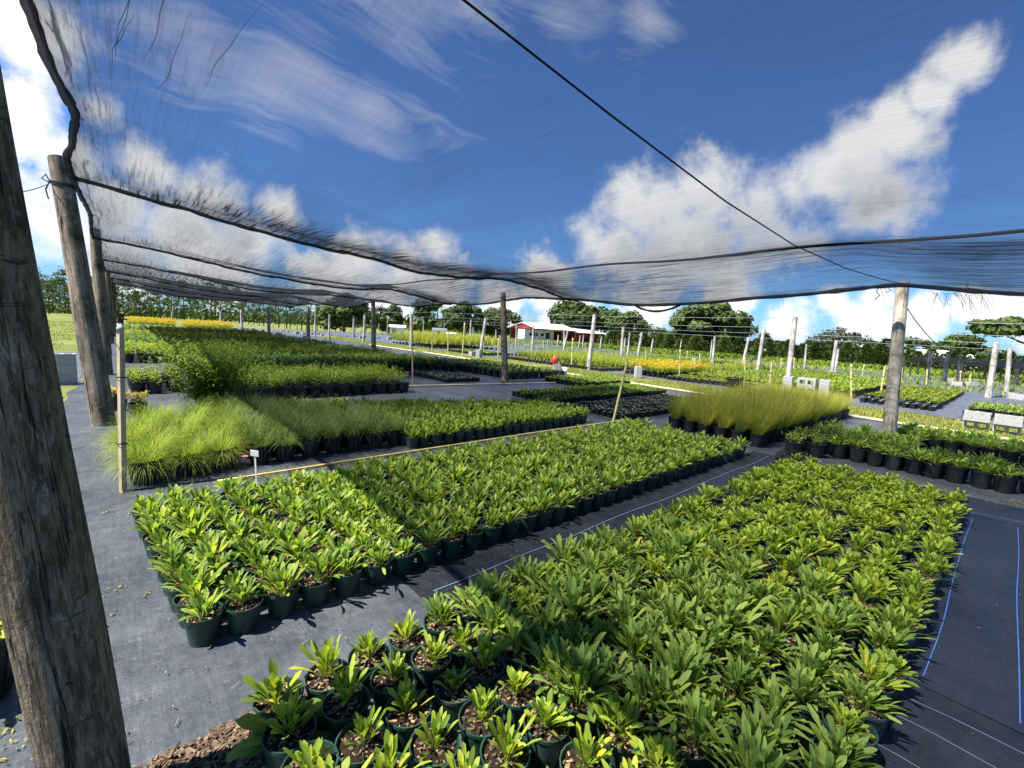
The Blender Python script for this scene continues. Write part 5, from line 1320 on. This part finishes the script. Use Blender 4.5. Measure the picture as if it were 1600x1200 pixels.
# long white roofs behind the shade house
for i, (a, b_, y) in enumerate([(1405, 1446, 544), (1452, 1478, 546), (1504, 1527, 549), (1536, 1548, 551)]):
    pa, pb = bld(a, 100), bld(b_, 100); d = pb-pa; d.z = 0; L = d.length; d.normalize(); n_ = Vector((-d.y, d.x, 0)); n_ = n_ if n_.dot(pa) > 0 else -n_
    h = tall(a, y, pa).z-pa.z; o = link('greenhouse', None); tag(o, f'white-roofed greenhouse behind the dark shade house, {nth(i+1)} along', 'greenhouse')
    G = lambda p, q, z: pa+d*p+n_*q+Vector((0, 0, z))
    mb = MB(); prev = None
    for k in range(9):
        t = PI*k/8; q = 2.5-2.5*math.cos(t); z = h*(.72+.28*math.sin(t)); c = (mb.vert(G(0, q, z)), mb.vert(G(L, q, z)))
        if prev: mb.quad(prev[0], prev[1], c[1], c[0])
        prev = c
    link('roof', mb.mesh('roof', ['white'], True), o)
    mb = MB()
    for (p, q, r, s_) in ((0, 0, L, 0), (L, 0, L, 5), (L, 5, 0, 5), (0, 5, 0, 0)): mb.face([G(p, q, -.2), G(r, s_, -.2), G(r, s_, h*.72), G(p, q, h*.72)])
    link('wall', mb.mesh('wall', ['white']), o)
# dark shade house
A = at(1419, 585); Bp = at(1597, 603); d = (Bp-A); d.z = 0; L = d.length; d.normalize(); n_ = Vector((-d.y, d.x, 0)); n_ = n_ if n_.dot(A) > 0 else -n_
hs_ = tall(1420, 556, A).z; hv_ = tall(1420, 563, A).z
so = link('shade_house', None); tag(so, 'long low shade house roofed in black cloth beyond the field', 'shade house')
G = lambda p, q, z: A+d*p+n_*q+Vector((0, 0, z))
mb = MB(); prev = None
for i in range(25):
    p = L*1.25*i/24; zz = hs_+.03*math.sin(i*1.9); c = (mb.vert(G(p, 9, zz-.05)), mb.vert(G(p, 0, zz)), mb.vert(G(p, -.03, zz-(hs_-hv_)*(1.2+.15*math.sin(i*2.3)))))
    if prev: mb.quad(prev[0], prev[1], c[1], c[0]); mb.quad(prev[1], prev[2], c[2], c[1])
    prev = c
link('cloth_roof', mb.mesh('cloth_roof', ['net_dense'], True), so)
for (bx, by, tx, ty, r) in [(1457, 593, 1462.5, 548, .10), (1484, 596, 1490, 550, .10), (1418, 584, 1420.6, 557, .08), (1429, 586, 1432, 566, .06), (1441, 586, 1443, 565, .06), (1505, 594, 1507, 564, .08), (1510, 594, 1512, 566, .06), (1596, 602, 1599, 562, .10), (1545, 592, 1547, 568, .06), (1570, 594, 1572, 568, .06)]:
    bb = at(bx, by); tt = tall(tx, ty, bb); sh_ = -n_*0.45; bb = bb+sh_; tt = tt+sh_; mb = MB(); mb.tube([bb, tt], [r, r*.85], 8); link('post', mb.mesh('post', ['post_grey'], True), so)

# ------------------------------------------------------------------ sky, sun
EL = math.radians(58); SH = Vector((-0.953, 0.303, 0)).normalized()
SD = SH*math.cos(EL)+Vector((0, 0, math.sin(EL)))
sl = bpy.data.lights.new('sun', 'SUN'); sl.energy = 5.0; sl.angle = math.radians(0.53); sl.color = (1.0, 0.955, 0.88)
so_ = bpy.data.objects.new('sun', sl); COL.objects.link(so_); so_.rotation_mode = 'QUATERNION'; so_.rotation_quaternion = SD.to_track_quat('Z', 'Y'); so_.location = (0, 0, 20)
W = bpy.data.worlds.new('World'); S.world = W; W.use_nodes = True
nt = W.node_tree; nt.nodes.clear(); t = NT(nt); out = t.n('ShaderNodeOutputWorld')
sky = t.n('ShaderNodeTexSky'); sky.sky_type = 'NISHITA'; sky.sun_disc = False; sky.sun_elevation = EL; sky.sun_rotation = math.radians(90)-math.atan2(SD.y, SD.x)
sky.air_density = 1.0; sky.dust_density = 0.4; sky.ozone_density = 2.6; sky.altitude = 10
dirv = t.n('ShaderNodeTexCoord').outputs['Generated']
dirv = t.vmath('NORMALIZE', dirv)
sep = t.n('ShaderNodeSeparateXYZ'); t.put(sep.inputs[0], dirv); dz = sep.outputs[2]
def fbm(scale, detail=6, rough=.58, dist=0.0, off=(0, 0, 0)):
    return t.noise(t.vmath('ADD', dirv, off), scale, detail, rough, dist)
RS = 1.0
def blobs(lst, vec=None):
    acc = None; vec = vec or dirv
    for (px, py, rad) in lst:
        c = ray(px, py).normalized()
        ca = 1/math.sqrt(1+((px-800)/F)**2+((600-py)/F)**2)
        f = t.math('MULTIPLY_ADD', t.vmath('DISTANCE', vec, tuple(c)), -1.0/(rad/F*ca**1.5*RS), 1.0)
        if acc is None: acc = f
        else:
            nd = t.n('ShaderNodeMath', operation='SMOOTH_MAX'); t.put(nd.inputs[0], acc); t.put(nd.inputs[1], f); nd.inputs[2].default_value = .12; acc = nd.outputs[0]
    return acc
CUM = [(1500, 100, 62), (1455, 150, 58), (1400, 205, 75), (1330, 240, 95), (1240, 290, 110), (1120, 300, 115), (1185, 320, 105), (1280, 285, 105), (1060, 360, 110), (1010, 330, 95), (960, 390, 85), (1080, 390, 120), (1220, 380, 120), (1360, 330, 90), (1140, 440, 110), (1390, 180, 50),
             (60, 60, 110), (20, 190, 120), (110, 240, 90), (60, 330, 110), (150, 175, 55), (230, 260, 75), (330, 300, 70), (180, 320, 80), (280, 370, 90), (440, 330, 52), (400, 385, 80), (560, 405, 70), (680, 385, 48), (640, 430, 80), (190, 420, 90)]
cum = blobs(CUM); cumup = blobs(CUM, t.vmath('ADD', dirv, (-0.035, 0.01, 0.085)))
RS = 0.96
low = blobs([(900, 500, 70), (1010, 480, 80), (1130, 490, 70), (1240, 500, 75), (1350, 505, 75), (1300, 470, 45), (1440, 500, 60), (1520, 480, 50), (1580, 490, 60), (1650, 500, 90), (1370, 470, 40), (780, 485, 60), (600, 490, 60), (700, 450, 60), (850, 440, 60), (500, 450, 80), (340, 440, 80),
             (-200, 200, 300), (-300, 420, 300), (1900, 480, 250)])
n1 = fbm(5.0, 8, .60, .15); n2 = fbm(15.0, 8, .64, .2, (3, 1, 2)); nn = t.math('ADD', t.math('MULTIPLY', n1, .58), t.math('MULTIPLY', n2, .42))
nz = t.math('MULTIPLY', t.math('SUBTRACT', nn, .5), 3.2)
dc = t.math('ADD', t.math('MAXIMUM', cum, -1.0), nz)
mc = t.maprange(dc, 0.06, 0.85, 0, 1, 'SMOOTHSTEP')
dl = t.math('ADD', t.math('MAXIMUM', low, -1.0), t.math('MULTIPLY', nz, 1.0))
ml = t.maprange(dl, 0.0, 0.55, 0, 1, 'SMOOTHSTEP')
# cirrus: stretched wisps high up
cd0 = ray(520, 120).normalized(); e1 = (ray(660, 200)-ray(400, 110)).normalized(); e2 = cd0.cross(e1).normalized()
cv_ = t.n('ShaderNodeCombineXYZ'); bend = t.math('MULTIPLY', t.math('SUBTRACT', fbm(2.2, 3, .5, 0, (5, 5, 5)), .5), .22)
t.put(cv_.inputs[0], t.math('MULTIPLY', t.vmath('DOT_PRODUCT', dirv, tuple(e1)), 3.2)); t.put(cv_.inputs[1], t.math('MULTIPLY', t.math('ADD', t.vmath('DOT_PRODUCT', dirv, tuple(e2)), bend), 15.0))
ci = t.noise(cv_.outputs[0], 1.0, 7, .62, .6)
RS = 1.0
cb = blobs([(480, 90, 170), (620, 60, 160), (420, 140, 110), (580, 170, 100), (760, 20, 120), (1010, 40, 60), (300, 60, 120), (880, 20, 100)])
mi = t.math('MULTIPLY', t.maprange(t.math('ADD', t.math('MULTIPLY', cb, .7), t.math('MULTIPLY', t.math('SUBTRACT', ci, .5), 3.6)), .1, 1.3), .55)
shade = fbm(9.0, 7, .6, .2, (.9, .4, .2))
thick = t.maprange(dc, .4, 1.7)
under = t.maprange(t.math('ADD', t.math('MAXIMUM', cumup, -1.0), t.math('MULTIPLY', nz, .55)), 0.0, 0.75)
sh_c = t.mix(t.math('MULTIPLY', t.math('MULTIPLY', under, t.maprange(dc, .25, .9)), t.maprange(shade, .35, .65, .45, 1.0)), rgb(7.0, 7.05, 7.1), rgb(3.8, 4.0, 4.4))
sh_l = t.mix(t.math('MULTIPLY', t.maprange(dl, .3, 1.5), t.maprange(shade, .38, .62, .1, .9)), rgb(6.4, 6.4, 6.45), rgb(3.0, 3.4, 4.0))
skyc = t.mix(1.0, sky.outputs[0], rgb(0.35, 0.61, 0.98), 'MULTIPLY')
colr = t.mix(mi, skyc, rgb(5.4, 5.6, 6.0))
colr = t.mix(ml, colr, sh_l); colr = t.mix(mc, colr, sh_c)
colr = t.mix(t.maprange(dz, -.02, 0.0), rgb(1.2, 1.3, .9), colr)
bg = t.n('ShaderNodeBackground'); t.put(bg.inputs[0], colr); bg.inputs[1].default_value = 0.075
t.put(out.inputs[0], bg)
W.cycles.sampling_method = 'MANUAL'; W.cycles.sample_map_resolution = 1024

S.render.engine = 'CYCLES'
S.cycles.max_bounces = 7; S.cycles.diffuse_bounces = 3; S.cycles.glossy_bounces = 2; S.cycles.transmission_bounces = 3; S.cycles.transparent_max_bounces = 32
S.cycles.use_denoising = True
S.view_settings.view_transform = 'Standard'; S.view_settings.look = 'None'; S.view_settings.exposure = 1.30; S.view_settings.gamma = 1.0
